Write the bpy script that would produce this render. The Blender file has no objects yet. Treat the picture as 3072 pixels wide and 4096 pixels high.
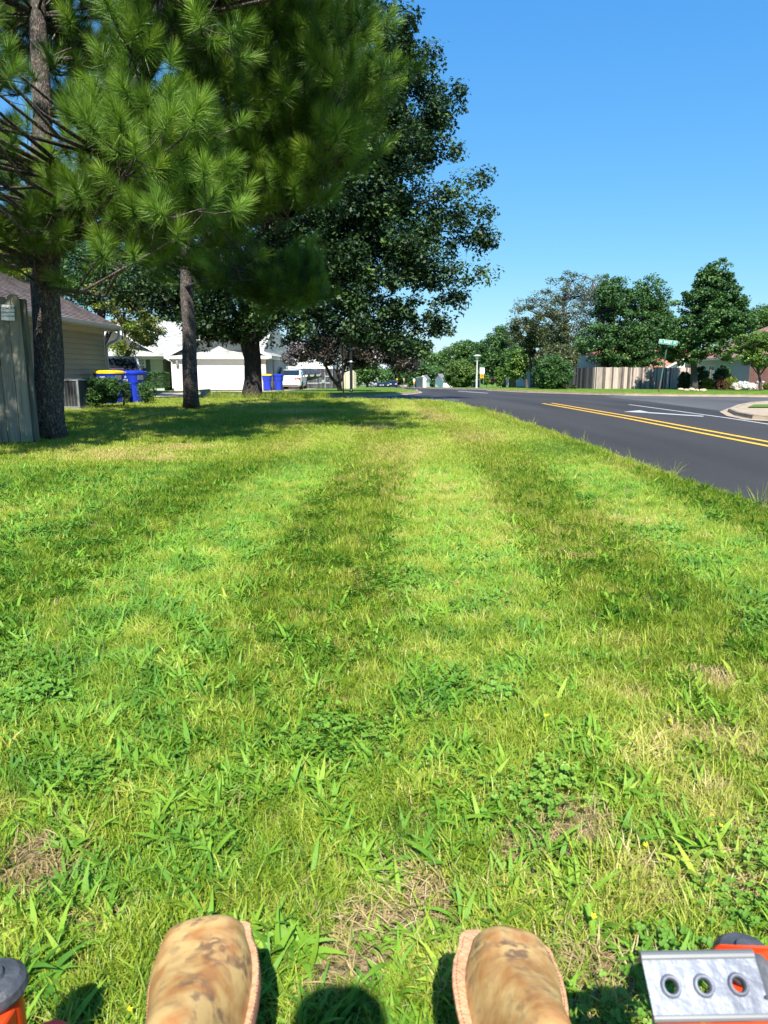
import bpy, bmesh, math, random
import numpy as np
from mathutils import Vector, Matrix, Euler

# ------------------------------------------------------------------ camera, world, sun, exposure
sc = bpy.context.scene
PITCH = math.radians(11.29); FPX = 2844.0; EYE = 1.05
cam_d = bpy.data.cameras.new('camera'); cam = bpy.data.objects.new('camera', cam_d)
sc.collection.objects.link(cam); sc.camera = cam
cam.location = (0, 0, EYE); cam.rotation_euler = (math.pi/2 - PITCH, 0, 0)
cam_d.sensor_fit = 'VERTICAL'; cam_d.sensor_height = 36; cam_d.lens = FPX/4096*36
cam_d.clip_start = 0.02; cam_d.clip_end = 6000
cam_d.dof.use_dof = True; cam_d.dof.focus_distance = 5.0; cam_d.dof.aperture_fstop = 10.0
SUN = Vector((0.05, -0.87, 1.0)).normalized()
world = bpy.data.worlds.new('World'); sc.world = world; world.use_nodes = True
wn = world.node_tree.nodes; wl = world.node_tree.links
bg = wn['Background']; sky = wn.new('ShaderNodeTexSky'); sky.sky_type = 'NISHITA'; sky.sun_disc = False
sky.sun_elevation = math.asin(SUN.z); sky.sun_rotation = math.atan2(SUN.x, SUN.y)
sky.air_density = 1.0; sky.dust_density = 0.0; sky.ozone_density = 2.5; sky.altitude = 300
bg.inputs[1].default_value = 0.10
# camera-like response of the sky: red scaled, green and blue compressed, as a phone renders a clear sky
_sep = wn.new('ShaderNodeSeparateColor'); _cmb = wn.new('ShaderNodeCombineColor'); wl.new(sky.outputs[0], _sep.inputs[0])
for _i, (_g, _k) in enumerate(((1.0, .41), (.63, 3.85*6.2**-.63), (.28, 5.1*5.5**-.28))):
    _p = wn.new('ShaderNodeMath'); _p.operation = 'POWER'; _p.inputs[1].default_value = _g; wl.new(_sep.outputs[_i], _p.inputs[0])
    _m = wn.new('ShaderNodeMath'); _m.operation = 'MULTIPLY'; _m.inputs[1].default_value = _k; wl.new(_p.outputs[0], _m.inputs[0]); wl.new(_m.outputs[0], _cmb.inputs[_i])
wl.new(_cmb.outputs[0], bg.inputs[0])
sl = bpy.data.lights.new('sun', 'SUN'); sl.energy = 5.0; sl.angle = math.radians(0.5); sl.color = (1, .955, .88)
so = bpy.data.objects.new('sun', sl); sc.collection.objects.link(so)
so.rotation_euler = SUN.to_track_quat('Z', 'Y').to_euler(); so.location = (0, 0, 50)
sc.view_settings.view_transform = 'Standard'; sc.view_settings.look = 'None'
sc.view_settings.exposure = 1.0; sc.view_settings.gamma = 1.0
sc.cycles.use_denoising = True
sc.cycles.max_bounces = 6; sc.cycles.diffuse_bounces = 3; sc.cycles.transmission_bounces = 4; sc.cycles.glossy_bounces = 2
sc.cycles.sample_clamp_indirect = 4.0

R = random.Random(7); NR = np.random.default_rng(7)

# ------------------------------------------------------------------ terrain and picking points on it
HT = [(-2500, 0), (16, 0), (26, -.06), (36, -.25), (45, -.38), (60, -.56), (100, -1.42), (150, -2.55), (210, -3.95), (240, -4.25), (330, -4.3), (420, -3.6), (4000, -3.6)]
def hz(y):
    for (a, za), (b, zb) in zip(HT, HT[1:]):
        if y <= b: return za + (zb-za)*(y-a)/(b-a)
    return HT[-1][1]
def hzn(y): return np.interp(y, [a for a, _ in HT], [b for _, b in HT])
cp, sp_ = math.cos(PITCH), math.sin(PITCH)
def ray(u, v):
    a = (u-1536)/FPX; b = -(v-2048)/FPX
    return Vector((a, cp + b*sp_, -sp_ + b*cp))
def at(u, v, Y):
    d = ray(u, v); return Vector((d.x/d.y*Y, Y, EYE + d.z/d.y*Y))
def on(u, v, dz=0.0):
    d = ray(u, v); s = d.z/d.y
    Y = 0.5
    while Y < 900:
        if EYE + s*Y <= hz(Y)+dz: break
        Y += 0.25 if Y < 60 else 1.0
    lo, hi = Y-1, Y
    for _ in range(30):
        m = (lo+hi)/2
        if EYE + s*m <= hz(m)+dz: hi = m
        else: lo = m
    Y = hi
    return Vector((d.x/d.y*Y, Y, hz(Y)+dz))
def xat(u, Y):   # world X seen at picture column u for something standing at depth Y near eye level
    return (u-1536)/FPX*Y*1.0
def zat(v, Y): return at(1536, v, Y).z

# ------------------------------------------------------------------ materials
def newmat(name):
    m = bpy.data.materials.new(name); m.use_nodes = True
    return m, m.node_tree.nodes, m.node_tree.links, m.node_tree.nodes['Principled BSDF']
def rgba(c): return (c[0], c[1], c[2], 1)
def plain(name, col, rough=.6, metal=0, var=.12, scale=6, bump=0, bscale=40, spec=.5):
    m, n, l, b = newmat(name)
    b.inputs['Roughness'].default_value = rough; b.inputs['Metallic'].default_value = metal
    b.inputs['Specular IOR Level'].default_value = spec
    tc = n.new('ShaderNodeTexCoord'); nz = n.new('ShaderNodeTexNoise'); nz.inputs['Scale'].default_value = scale; nz.inputs['Detail'].default_value = 6
    l.new(tc.outputs['Object'], nz.inputs['Vector'])
    r = n.new('ShaderNodeValToRGB'); r.color_ramp.elements[0].position = .3; r.color_ramp.elements[1].position = .7
    r.color_ramp.elements[0].color = rgba([c*(1-var) for c in col]); r.color_ramp.elements[1].color = rgba([min(1, c*(1+var)) for c in col])
    l.new(nz.outputs[0], r.inputs[0]); l.new(r.outputs[0], b.inputs['Base Color'])
    if bump:
        n2 = n.new('ShaderNodeTexNoise'); n2.inputs['Scale'].default_value = bscale; n2.inputs['Detail'].default_value = 5
        l.new(tc.outputs['Object'], n2.inputs['Vector'])
        bp = n.new('ShaderNodeBump'); bp.inputs['Strength'].default_value = bump; bp.inputs['Distance'].default_value = .02
        l.new(n2.outputs[0], bp.inputs['Height']); l.new(bp.outputs[0], b.inputs['Normal'])
    return m
def leafmat(name, cols, trans=.3, rough=.45, spec=.4, patch=1.5):
    m, n, l, b = newmat(name)
    at_ = n.new('ShaderNodeAttribute'); at_.attribute_name = 'tint'
    tc = n.new('ShaderNodeTexCoord'); nz = n.new('ShaderNodeTexNoise'); nz.inputs['Scale'].default_value = patch; nz.inputs['Detail'].default_value = 2
    l.new(tc.outputs['Object'], nz.inputs['Vector'])
    ad = n.new('ShaderNodeMath'); ad.operation = 'MULTIPLY_ADD'; ad.inputs[1].default_value = .5
    l.new(nz.outputs[0], ad.inputs[0]); l.new(at_.outputs['Fac'], ad.inputs[2])
    sb = n.new('ShaderNodeMath'); sb.operation = 'SUBTRACT'; sb.inputs[1].default_value = .25; l.new(ad.outputs[0], sb.inputs[0])
    r = n.new('ShaderNodeValToRGB')
    while len(r.color_ramp.elements) < len(cols): r.color_ramp.elements.new(.5)
    for i, c in enumerate(cols):
        e = r.color_ramp.elements[i]; e.position = i/(len(cols)-1); e.color = rgba(c)
    l.new(sb.outputs[0], r.inputs[0]); l.new(r.outputs[0], b.inputs['Base Color'])
    b.inputs['Roughness'].default_value = rough; b.inputs['Specular IOR Level'].default_value = spec
    tr = n.new('ShaderNodeBsdfTranslucent'); mx = n.new('ShaderNodeMixShader'); mx.inputs[0].default_value = trans
    hs = n.new('ShaderNodeHueSaturation'); hs.inputs['Value'].default_value = 1.5; hs.inputs['Hue'].default_value = .485
    l.new(r.outputs[0], hs.inputs['Color']); l.new(hs.outputs[0], tr.inputs['Color'])
    l.new(b.outputs[0], mx.inputs[1]); l.new(tr.outputs[0], mx.inputs[2]); l.new(mx.outputs[0], n['Material Output'].inputs[0])
    return m
def barkmat(name, c1, c2, scale=9, stretch=.28, bump=1.0):
    scale *= 1.45
    m, n, l, b = newmat(name); b.inputs['Roughness'].default_value = .95; b.inputs['Specular IOR Level'].default_value = .15
    tc = n.new('ShaderNodeTexCoord'); mp = n.new('ShaderNodeMapping'); mp.inputs['Scale'].default_value = (1, 1, stretch)
    vo = n.new('ShaderNodeTexVoronoi'); vo.inputs['Scale'].default_value = scale; vo.feature = 'DISTANCE_TO_EDGE'
    nz = n.new('ShaderNodeTexNoise'); nz.inputs['Scale'].default_value = scale*1.3; nz.inputs['Detail'].default_value = 8
    l.new(tc.outputs['Object'], mp.inputs[0]); l.new(mp.outputs[0], nz.inputs[0])
    mv = n.new('ShaderNodeVectorMath'); mv.operation = 'MULTIPLY_ADD'; mv.inputs[1].default_value = (.32, .32, .32)
    l.new(nz.outputs['Color'], mv.inputs[0]); l.new(mp.outputs[0], mv.inputs[2]); l.new(mv.outputs[0], vo.inputs['Vector'])
    r = n.new('ShaderNodeValToRGB'); r.color_ramp.elements[0].color = rgba(c2); r.color_ramp.elements[1].color = rgba(c1)
    r.color_ramp.elements[0].position = .0; r.color_ramp.elements[1].position = .35
    l.new(vo.outputs['Distance'], r.inputs[0])
    mx = n.new('ShaderNodeMix'); mx.data_type = 'RGBA'; mx.blend_type = 'OVERLAY'; mx.inputs[0].default_value = .8
    l.new(r.outputs[0], mx.inputs[6]); l.new(nz.outputs['Color'], mx.inputs[7]); 
    hs = n.new('ShaderNodeHueSaturation'); hs.inputs['Saturation'].default_value = .55; l.new(mx.outputs[2], hs.inputs['Color'])
    l.new(hs.outputs[0], b.inputs['Base Color'])
    bp = n.new('ShaderNodeBump'); bp.inputs['Strength'].default_value = bump; bp.inputs['Distance'].default_value = .03
    am = n.new('ShaderNodeMath'); am.operation = 'MULTIPLY_ADD'; am.inputs[1].default_value = .6
    l.new(nz.outputs[0], am.inputs[0]); l.new(vo.outputs['Distance'], am.inputs[2]); l.new(am.outputs[0], bp.inputs['Height']); l.new(bp.outputs[0], b.inputs['Normal'])
    return m
def woodmat(name, cols, axis_scale=(18, 18, 1.2), rough=.9, plank=.14):
    m, n, l, b = newmat(name); b.inputs['Roughness'].default_value = rough; b.inputs['Specular IOR Level'].default_value = .2
    tc = n.new('ShaderNodeTexCoord'); mp = n.new('ShaderNodeMapping'); mp.inputs['Scale'].default_value = axis_scale
    nz = n.new('ShaderNodeTexNoise'); nz.inputs['Scale'].default_value = 1.4; nz.inputs['Detail'].default_value = 8; nz.inputs['Distortion'].default_value = .6
    l.new(tc.outputs['Object'], mp.inputs[0]); l.new(mp.outputs[0], nz.inputs[0])
    a = n.new('ShaderNodeAttribute'); a.attribute_name = 'tint'
    ad = n.new('ShaderNodeMath'); ad.operation = 'ADD'; l.new(nz.outputs[0], ad.inputs[0]); l.new(a.outputs['Fac'], ad.inputs[1])
    sb = n.new('ShaderNodeMath'); sb.operation = 'SUBTRACT'; sb.inputs[1].default_value = .5; l.new(ad.outputs[0], sb.inputs[0])
    r = n.new('ShaderNodeValToRGB')
    while len(r.color_ramp.elements) < len(cols): r.color_ramp.elements.new(.5)
    for i, c in enumerate(cols):
        e = r.color_ramp.elements[i]; e.position = .15+.7*i/(len(cols)-1); e.color = rgba(c)
    l.new(sb.outputs[0], r.inputs[0]); l.new(r.outputs[0], b.inputs['Base Color'])
    bp = n.new('ShaderNodeBump'); bp.inputs['Strength'].default_value = .5; bp.inputs['Distance'].default_value = .01
    l.new(nz.outputs[0], bp.inputs['Height']); l.new(bp.outputs[0], b.inputs['Normal'])
    return m
def shinglemat(name, cols, bw=.3, bh=.14):
    m, n, l, b = newmat(name); b.inputs['Roughness'].default_value = .95; b.inputs['Specular IOR Level'].default_value = .15
    tc = n.new('ShaderNodeTexCoord'); br = n.new('ShaderNodeTexBrick')
    l.new(tc.outputs['UV'], br.inputs['Vector'])
    br.inputs['Scale'].default_value = 1; br.inputs['Brick Width'].default_value = bw; br.inputs['Row Height'].default_value = bh
    br.inputs['Mortar Size'].default_value = .006; br.inputs['Mortar Smooth'].default_value = .3
    br.inputs['Color1'].default_value = rgba(cols[0]); br.inputs['Color2'].default_value = rgba(cols[1]); br.inputs['Mortar'].default_value = rgba([c*.45 for c in cols[0]])
    nz = n.new('ShaderNodeTexNoise'); nz.inputs['Scale'].default_value = 2.2; nz.inputs['Detail'].default_value = 9; l.new(tc.outputs['UV'], nz.inputs[0])
    mx = n.new('ShaderNodeMix'); mx.data_type = 'RGBA'; mx.blend_type = 'OVERLAY'; mx.inputs[0].default_value = .35
    r = n.new('ShaderNodeValToRGB'); r.color_ramp.elements[0].position = .3; r.color_ramp.elements[1].position = .7; l.new(nz.outputs[0], r.inputs[0])
    l.new(br.outputs[0], mx.inputs[6]); l.new(r.outputs[0], mx.inputs[7]); l.new(mx.outputs[2], b.inputs['Base Color'])
    bp = n.new('ShaderNodeBump'); bp.inputs['Strength'].default_value = .4; bp.inputs['Distance'].default_value = .02; l.new(br.outputs[1], bp.inputs['Height']); bp.invert = True
    l.new(bp.outputs[0], b.inputs['Normal'])
    return m
def brickmat(name, c1, c2, mort):
    m = shinglemat(name, (c1, c2), .22, .075)
    for nd in m.node_tree.nodes:
        if nd.type == 'TEX_BRICK': nd.inputs['Mortar'].default_value = rgba(mort); nd.inputs['Mortar Size'].default_value = .008
        if nd.type == 'MIX': nd.inputs[0].default_value = .15
    return m
def asphalt(name, c, speck=.35, light=.22):
    m, n, l, b = newmat(name); b.inputs['Roughness'].default_value = .8; b.inputs['Specular IOR Level'].default_value = .3
    tc = n.new('ShaderNodeTexCoord')
    n1 = n.new('ShaderNodeTexNoise'); n1.inputs['Scale'].default_value = 90; n1.inputs['Detail'].default_value = 3
    n2 = n.new('ShaderNodeTexNoise'); n2.inputs['Scale'].default_value = .35; n2.inputs['Detail'].default_value = 5
    mp = n.new('ShaderNodeMapping'); mp.inputs['Scale'].default_value = (1.6, .18, 1); l.new(tc.outputs['Object'], mp.inputs[0]); l.new(mp.outputs[0], n2.inputs[0])
    l.new(tc.outputs['Object'], n1.inputs[0])
    vo = n.new('ShaderNodeTexVoronoi'); vo.inputs['Scale'].default_value = 26; vo.inputs['Randomness'].default_value = 1; l.new(tc.outputs['Object'], vo.inputs[0])
    r1 = n.new('ShaderNodeValToRGB'); r1.color_ramp.elements[0].color = rgba([x*(1-speck) for x in c]); r1.color_ramp.elements[1].color = rgba([x*(1+speck) for x in c])
    r1.color_ramp.elements[0].position = .35; r1.color_ramp.elements[1].position = .65; l.new(n1.outputs[0], r1.inputs[0])
    r2 = n.new('ShaderNodeValToRGB'); r2.color_ramp.elements[0].color = (.75, .75, .75, 1); r2.color_ramp.elements[1].color = (1.25, 1.25, 1.25, 1); r2.color_ramp.elements[0].position = .35; r2.color_ramp.elements[1].position = .65
    l.new(n2.outputs[0], r2.inputs[0])
    mx = n.new('ShaderNodeMix'); mx.data_type = 'RGBA'; mx.blend_type = 'MULTIPLY'; mx.inputs[0].default_value = 1
    l.new(r1.outputs[0], mx.inputs[6]); l.new(r2.outputs[0], mx.inputs[7])
    rs = n.new('ShaderNodeValToRGB'); rs.color_ramp.interpolation = 'CONSTANT'; rs.color_ramp.elements[0].color = (1, 1, 1, 1); rs.color_ramp.elements[1].position = .12; rs.color_ramp.elements[1].color = (0, 0, 0, 1)
    l.new(vo.outputs['Distance'], rs.inputs[0])
    wn2 = n.new('ShaderNodeTexWhiteNoise'); l.new(vo.outputs['Color'], wn2.inputs[0])
    gt = n.new('ShaderNodeMath'); gt.operation = 'GREATER_THAN'; gt.inputs[1].default_value = .9; l.new(wn2.outputs[0], gt.inputs[0])
    mu = n.new('ShaderNodeMath'); mu.operation = 'MULTIPLY'; l.new(rs.outputs[0], mu.inputs[0]); l.new(gt.outputs[0], mu.inputs[1])
    m2 = n.new('ShaderNodeMix'); m2.data_type = 'RGBA'; l.new(mu.outputs[0], m2.inputs[0]); l.new(mx.outputs[2], m2.inputs[6]); m2.inputs[7].default_value = (light, light, light, 1)
    l.new(m2.outputs[2], b.inputs['Base Color'])
    bp = n.new('ShaderNodeBump'); bp.inputs['Strength'].default_value = .5; bp.inputs['Distance'].default_value = .006; l.new(n1.outputs[0], bp.inputs['Height']); l.new(bp.outputs[0], b.inputs['Normal'])
    return m
def lawnmat(name, cols, fine=60, dirt=None):
    m, n, l, b = newmat(name); b.inputs['Roughness'].default_value = .9; b.inputs['Specular IOR Level'].default_value = .1
    tc = n.new('ShaderNodeTexCoord')
    n1 = n.new('ShaderNodeTexNoise'); n1.inputs['Scale'].default_value = fine; n1.inputs['Detail'].default_value = 4; l.new(tc.outputs['Object'], n1.inputs[0])
    n2 = n.new('ShaderNodeTexNoise'); n2.inputs['Scale'].default_value = .7; n2.inputs['Detail'].default_value = 6; l.new(tc.outputs['Object'], n2.inputs[0])
    ad = n.new('ShaderNodeMath'); ad.operation = 'ADD'; l.new(n1.outputs[0], ad.inputs[0]); l.new(n2.outputs[0], ad.inputs[1])
    hf = n.new('ShaderNodeMath'); hf.operation = 'MULTIPLY'; hf.inputs[1].default_value = .5; l.new(ad.outputs[0], hf.inputs[0])
    r = n.new('ShaderNodeValToRGB')
    while len(r.color_ramp.elements) < len(cols): r.color_ramp.elements.new(.5)
    for i, c in enumerate(cols):
        e = r.color_ramp.elements[i]; e.position = .36+.28*i/(len(cols)-1); e.color = rgba(c)
    l.new(hf.outputs[0], r.inputs[0]); l.new(r.outputs[0], b.inputs['Base Color'])
    bp = n.new('ShaderNodeBump'); bp.inputs['Strength'].default_value = .9; bp.inputs['Distance'].default_value = .04; l.new(n1.outputs[0], bp.inputs['Height']); l.new(bp.outputs[0], b.inputs['Normal'])
    return m
M = {}
M['asphalt'] = asphalt('asphalt_dark', (.041, .038, .035))
M['asphalt_old'] = asphalt('asphalt_worn', (.085, .083, .080), .3, .3)
M['lawn'] = lawnmat('lawn_far', [(.05, .10, .015), (.10, .19, .025), (.16, .25, .04)], 45)
M['soil'] = lawnmat('soil_thatch', [(.07, .07, .02), (.13, .115, .045), (.26, .19, .10), (.38, .29, .17)], 55)
M['concrete'] = plain('concrete', (.36, .285, .20), .9, 0, .2, 3, .4, 60)
M['concrete2'] = plain('concrete_drive', (.46, .37, .28), .9, 0, .15, 1.2, .3, 60)
M['yellow'] = plain('paint_yellow', (.75, .42, .02), .6, 0, .1, 5)
M['white_line'] = plain('paint_white', (.42, .42, .41), .6, 0, .12, 5)
M['white'] = plain('white_trim', (.78, .78, .76), .5, 0, .04, 2)
M['black'] = plain('black_paint', (.012, .012, .013), .4, 0, .1)
M['rubber'] = plain('rubber', (.02, .02, .021), .85, 0, .2, 12)
M['steel'] = plain('galvanised_steel', (.45, .47, .48), .45, .7, .15, 9)
M['greysign'] = plain('sign_back', (.16, .17, .17), .5, .2, .1, 6)
M['glass'] = plain('dark_glass', (.012, .016, .018), .06, 0, .2, 1.5, 0, 40, 1.0)

# ------------------------------------------------------------------ mesh builders
class MB:
    def __init__(s): s.v = []; s.f = []; s.uv = {}; s.t = []; s.tint = 0.5
    def vert(s, p): s.v.append(tuple(p)); s.t.append(s.tint); return len(s.v)-1
    def face(s, pts, uv=None):
        i = [s.vert(p) for p in pts]; s.f.append(i)
        if uv: s.uv[len(s.f)-1] = uv
    def box(s, c, d, rz=0, rx=0, ry=0, tap=1.0):
        m = Matrix.Translation(Vector(c)) @ Euler((rx, ry, rz)).to_matrix().to_4x4()
        P = []
        for z in (-1, 1):
            k = tap if z > 0 else 1
            for x, y in ((-1, -1), (1, -1), (1, 1), (-1, 1)):
                P.append(m @ Vector((x*d[0]/2*k, y*d[1]/2*k, z*d[2]/2)))
        o = len(s.v)
        for p in P: s.vert(p)
        for q in ((3, 2, 1, 0), (4, 5, 6, 7), (0, 1, 5, 4), (1, 2, 6, 5), (2, 3, 7, 6), (3, 0, 4, 7)): s.f.append([o+i for i in q])
    def tube(s, pts, rad, n=8, cap=True, wob=0.0):
        pts = [Vector(p) for p in pts]
        if not hasattr(rad, '__len__'): rad = [rad]*len(pts)
        o = len(s.v); N = len(pts)
        ref = Vector((1, 0, 0))
        for i, p in enumerate(pts):
            t = (pts[min(i+1, N-1)] - pts[max(i-1, 0)])
            if t.length < 1e-9: t = Vector((0, 0, 1))
            t.normalize()
            a = ref - t*ref.dot(t)
            if a.length < .1: a = Vector((0, 1, 0)) - t*t.y
            a.normalize(); b = t.cross(a)
            for k in range(n):
                an = 2*math.pi*k/n; r = rad[i]*(1 + wob*(R.random()-.5))
                s.vert(p + (a*math.cos(an) + b*math.sin(an))*r)
        for i in range(N-1):
            for k in range(n):
                k2 = (k+1) % n
                s.f.append([o+i*n+k, o+i*n+k2, o+(i+1)*n+k2, o+(i+1)*n+k])
        if cap:
            s.f.append([o+k for k in range(n)][::-1]); s.f.append([o+(N-1)*n+k for k in range(n)])
    def lathe(s, prof, c=(0, 0, 0), n=20, axis='z', a0=0, a1=2*math.pi):
        o = len(s.v); full = abs(a1-a0-2*math.pi) < 1e-6; nn = n if full else n+1
        for r, h in prof:
            for k in range(nn):
                a = a0+(a1-a0)*k/n; x, y = r*math.cos(a), r*math.sin(a)
                p = (x, y, h) if axis == 'z' else ((h, x, y) if axis == 'x' else (x, h, y))
                s.vert((p[0]+c[0], p[1]+c[1], p[2]+c[2]))
        for i in range(len(prof)-1):
            for k in range(nn if full else nn-1):
                k2 = (k+1) % nn
                s.f.append([o+i*nn+k, o+i*nn+k2, o+(i+1)*nn+k2, o+(i+1)*nn+k])
    def prism(s, poly, axis_vec, base=None):
        """poly: list of 3d points (planar), extruded by axis_vec"""
        a = Vector(axis_vec); P = [Vector(p) for p in poly]; n = len(P)
        o = len(s.v)
        for p in P: s.vert(p)
        for p in P: s.vert(p+a)
        s.f.append([o+i for i in range(n)][::-1]); s.f.append([o+n+i for i in range(n)])
        for i in range(n):
            j = (i+1) % n; s.f.append([o+i, o+j, o+n+j, o+n+i])
    def laps(s, p0, along, up, pitch, out, nrm):
        """overlapping courses (siding or shingles) on the rectangle p0, p0+along, p0+up; each course leans out at its foot"""
        p0 = Vector(p0); al = Vector(along); up = Vector(up); nrm = Vector(nrm).normalized()
        H = up.length; L = al.length; k = max(1, round(H/pitch)); uu = up/k
        for i in range(k):
            a = p0+uu*i; b = a+al; c = b+uu; d = a+uu
            h0, h1 = H/k*i, H/k*(i+1)
            s.face([a+nrm*out, b+nrm*out, c+nrm*.001, d+nrm*.001], [(0, h0), (L, h0), (L, h1), (0, h1)])
            s.face([a+nrm*.0, b+nrm*.0, b+nrm*out, a+nrm*out], [(0, h0), (L, h0), (L, h0), (0, h0)])
def finish(mesh, smooth, bevel, ob):
    if smooth: mesh.polygons.foreach_set('use_smooth', [True]*len(mesh.polygons))
    if bevel:
        md = ob.modifiers.new('b', 'BEVEL'); md.width = bevel; md.segments = 2; md.limit_method = 'ANGLE'
def build(name, mb, mat, parent=None, local=False, smooth=False, bevel=0, label=None):
    me = bpy.data.meshes.new(name)
    off = Vector((0, 0, 0)) if (parent is None or local) else parent_loc(parent)
    me.from_pydata([(x-off.x, y-off.y, z-off.z) for x, y, z in mb.v], [], mb.f)
    if mb.uv:
        ul = me.uv_layers.new(name='UVMap')
        for pi, uvs in mb.uv.items():
            for li, uv in zip(me.polygons[pi].loop_indices, uvs): ul.data[li].uv = uv
    a = me.attributes.new('tint', 'FLOAT', 'POINT'); a.data.foreach_set('value', mb.t)
    me.materials.append(mat)
    ob = bpy.data.objects.new(name, me); sc.collection.objects.link(ob)
    if parent: ob.parent = parent
    finish(me, smooth, bevel, ob)
    if not mb.uv:
        bm = bmesh.new(); bm.from_mesh(me); bmesh.ops.recalc_face_normals(bm, faces=bm.faces); bm.to_mesh(me); bm.free()
    if label: ob['label'] = label
    return ob
def parent_loc(p):
    v = Vector(p.location)
    while p.parent: p = p.parent; v = v + p.location
    return v
def npmesh(name, V, Fc, mat, parent=None, tint=None, smooth=False):
    """fast mesh out of numpy arrays; all faces with the same corner count"""
    off = parent_loc(parent) if parent else Vector((0, 0, 0))
    V = np.asarray(V, dtype=np.float32) - np.array(off, dtype=np.float32)
    me = bpy.data.meshes.new(name); k = Fc.shape[1]
    me.vertices.add(len(V)); me.vertices.foreach_set('co', V.ravel())
    me.loops.add(Fc.size); me.loops.foreach_set('vertex_index', Fc.ravel().astype(np.int32))
    me.polygons.add(len(Fc)); me.polygons.foreach_set('loop_start', np.arange(0, Fc.size, k, dtype=np.int32))
    me.update(calc_edges=True)
    if tint is not None:
        a = me.attributes.new('tint', 'FLOAT', 'POINT'); a.data.foreach_set('value', np.asarray(tint, dtype=np.float32))
    if smooth: me.polygons.foreach_set('use_smooth', np.ones(len(Fc), dtype=bool))
    me.materials.append(mat)
    ob = bpy.data.objects.new(name, me); sc.collection.objects.link(ob)
    if parent: ob.parent = parent
    return ob
def thing(name, label, cat, loc=(0, 0, 0), rz=0, group=None):
    o = bpy.data.objects.new(name, None); sc.collection.objects.link(o); o.empty_display_size = .2
    o.location = loc; o.rotation_euler = (0, 0, rz); o['label'] = label; o['category'] = cat
    if group: o['group'] = group
    return o
def tag(o, label, cat, group=None, kind=None):
    if label: o['label'] = label
    if cat: o['category'] = cat
    if group: o['group'] = group
    if kind: o['kind'] = kind
    return o
def copy_thing(t, loc, rz, label):
    r = t.copy(); sc.collection.objects.link(r); r.location = loc; r.rotation_euler = (0, 0, rz); r['label'] = label
    def rec(src, dst):
        for ch in [c for c in sc.objects if c.parent == src]:
            if ch.name == dst.name: continue
            c = ch.copy(); sc.collection.objects.link(c); c.parent = dst; rec(ch, c)
    rec(t, r); return r
def text_part(name, body, size, mat, parent, loc, rot, extrude=.003, sx=1.0, align='CENTER'):
    cu = bpy.data.curves.new(name, 'FONT'); cu.body = body; cu.size = size; cu.align_x = align; cu.align_y = 'CENTER'; cu.extrude = extrude; cu.offset = size*.012
    t = bpy.data.objects.new('tmp', cu); sc.collection.objects.link(t)
    bpy.context.view_layer.update()
    dg = bpy.context.evaluated_depsgraph_get(); me = bpy.data.meshes.new_from_object(t.evaluated_get(dg)); me.name = name
    bpy.data.objects.remove(t)
    me.materials.clear(); me.materials.append(mat)
    o = bpy.data.objects.new(name, me); sc.collection.objects.link(o); o.parent = parent
    o.location = loc; o.rotation_euler = rot; o.scale = (sx, 1, 1)
    return o

# ------------------------------------------------------------------ ground sheets
YB = [a for a, _ in HT[1:-1]]
def sheet(name, poly, dz, mat, kind='structure'):
    bm = bmesh.new(); f = bm.faces.new([bm.verts.new((x, y, 0)) for x, y in poly]); bmesh.ops.triangulate(bm, faces=[f])
    for y in YB:
        bmesh.ops.bisect_plane(bm, geom=bm.verts[:]+bm.edges[:]+bm.faces[:], plane_co=(0, y, 0), plane_no=(0, 1, 0))
    for v in bm.verts: v.co.z = hz(v.co.y)+dz
    bmesh.ops.recalc_face_normals(bm, faces=bm.faces)
    for f in bm.faces:
        if f.normal.z < 0: f.normal_flip()
    me = bpy.data.meshes.new(name); bm.to_mesh(me); bm.free(); me.materials.append(mat)
    o = bpy.data.objects.new(name, me); sc.collection.objects.link(o); o['kind'] = kind
    return o
def kerb(name, pts, h=.12, w=.16, dz=0.0, mat=None, gutter=.2):
    """pts: ground polyline of the street-side foot; the kerb stands to the left of the direction of travel"""
    P = [Vector((p[0], p[1])) for p in pts]; Q = []
    for a, b in zip(P, P[1:]):
        n = max(1, int((b-a).length/1.0))
        for i in range(n): Q.append(a+(b-a)*i/n)
    Q.append(P[-1])
    prof = [(-gutter, .012), (-.02, .02), (.0, h*.75), (.03, h), (w, h+.004), (w, -.05)]
    mb = MB(); k = len(prof); N = len(Q)
    for i, q in enumerate(Q):
        t = (Q[min(i+1, N-1)]-Q[max(i-1, 0)]).normalized(); nrm = Vector((-t.y, t.x))
        for d, z in prof:
            p = q+nrm*d; mb.vert((p.x, p.y, hz(p.y)+dz+z+R.uniform(-.004, .004)))
    for i in range(N-1):
        for j in range(k-1): mb.f.append([i*k+j, (i+1)*k+j, (i+1)*k+j+1, i*k+j+1])
    o = build(name, mb, mat or M['concrete']); o['kind'] = 'structure'
    return o
G = lambda u, v: tuple(on(u, v))[:2]
sheet('ground', [(-2500, -2500), (2500, -2500), (2500, 4000), (-2500, 4000)], -.06, M['lawn'])
LE = [G(3072, 2055), G(2778, 1954), G(2407, 1815), G(2130, 1713), G(1944, 1648), G(1815, 1618)]
LE = [(LE[0][0]+.1, -4)] + LE
NLpoly = LE + [G(1720, 1607), G(1600, 1605), G(1370, 1601), G(1000, 1594), G(650, 1591), (-40, 29.5), (-40, -4)]
sheet('road', [(1.0, -30), (11.0, -30), (11.0, 14), (60, 14), (60, 62), (8.5, 62), (6.8, 120), (6.6, 420), (-6, 420), (-6, 60), (-6, 45), (-60, 45), (-60, 22), (1, 22)], 0, M['asphalt'])
sheet('lawn', NLpoly, .025, M['soil'])
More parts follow.
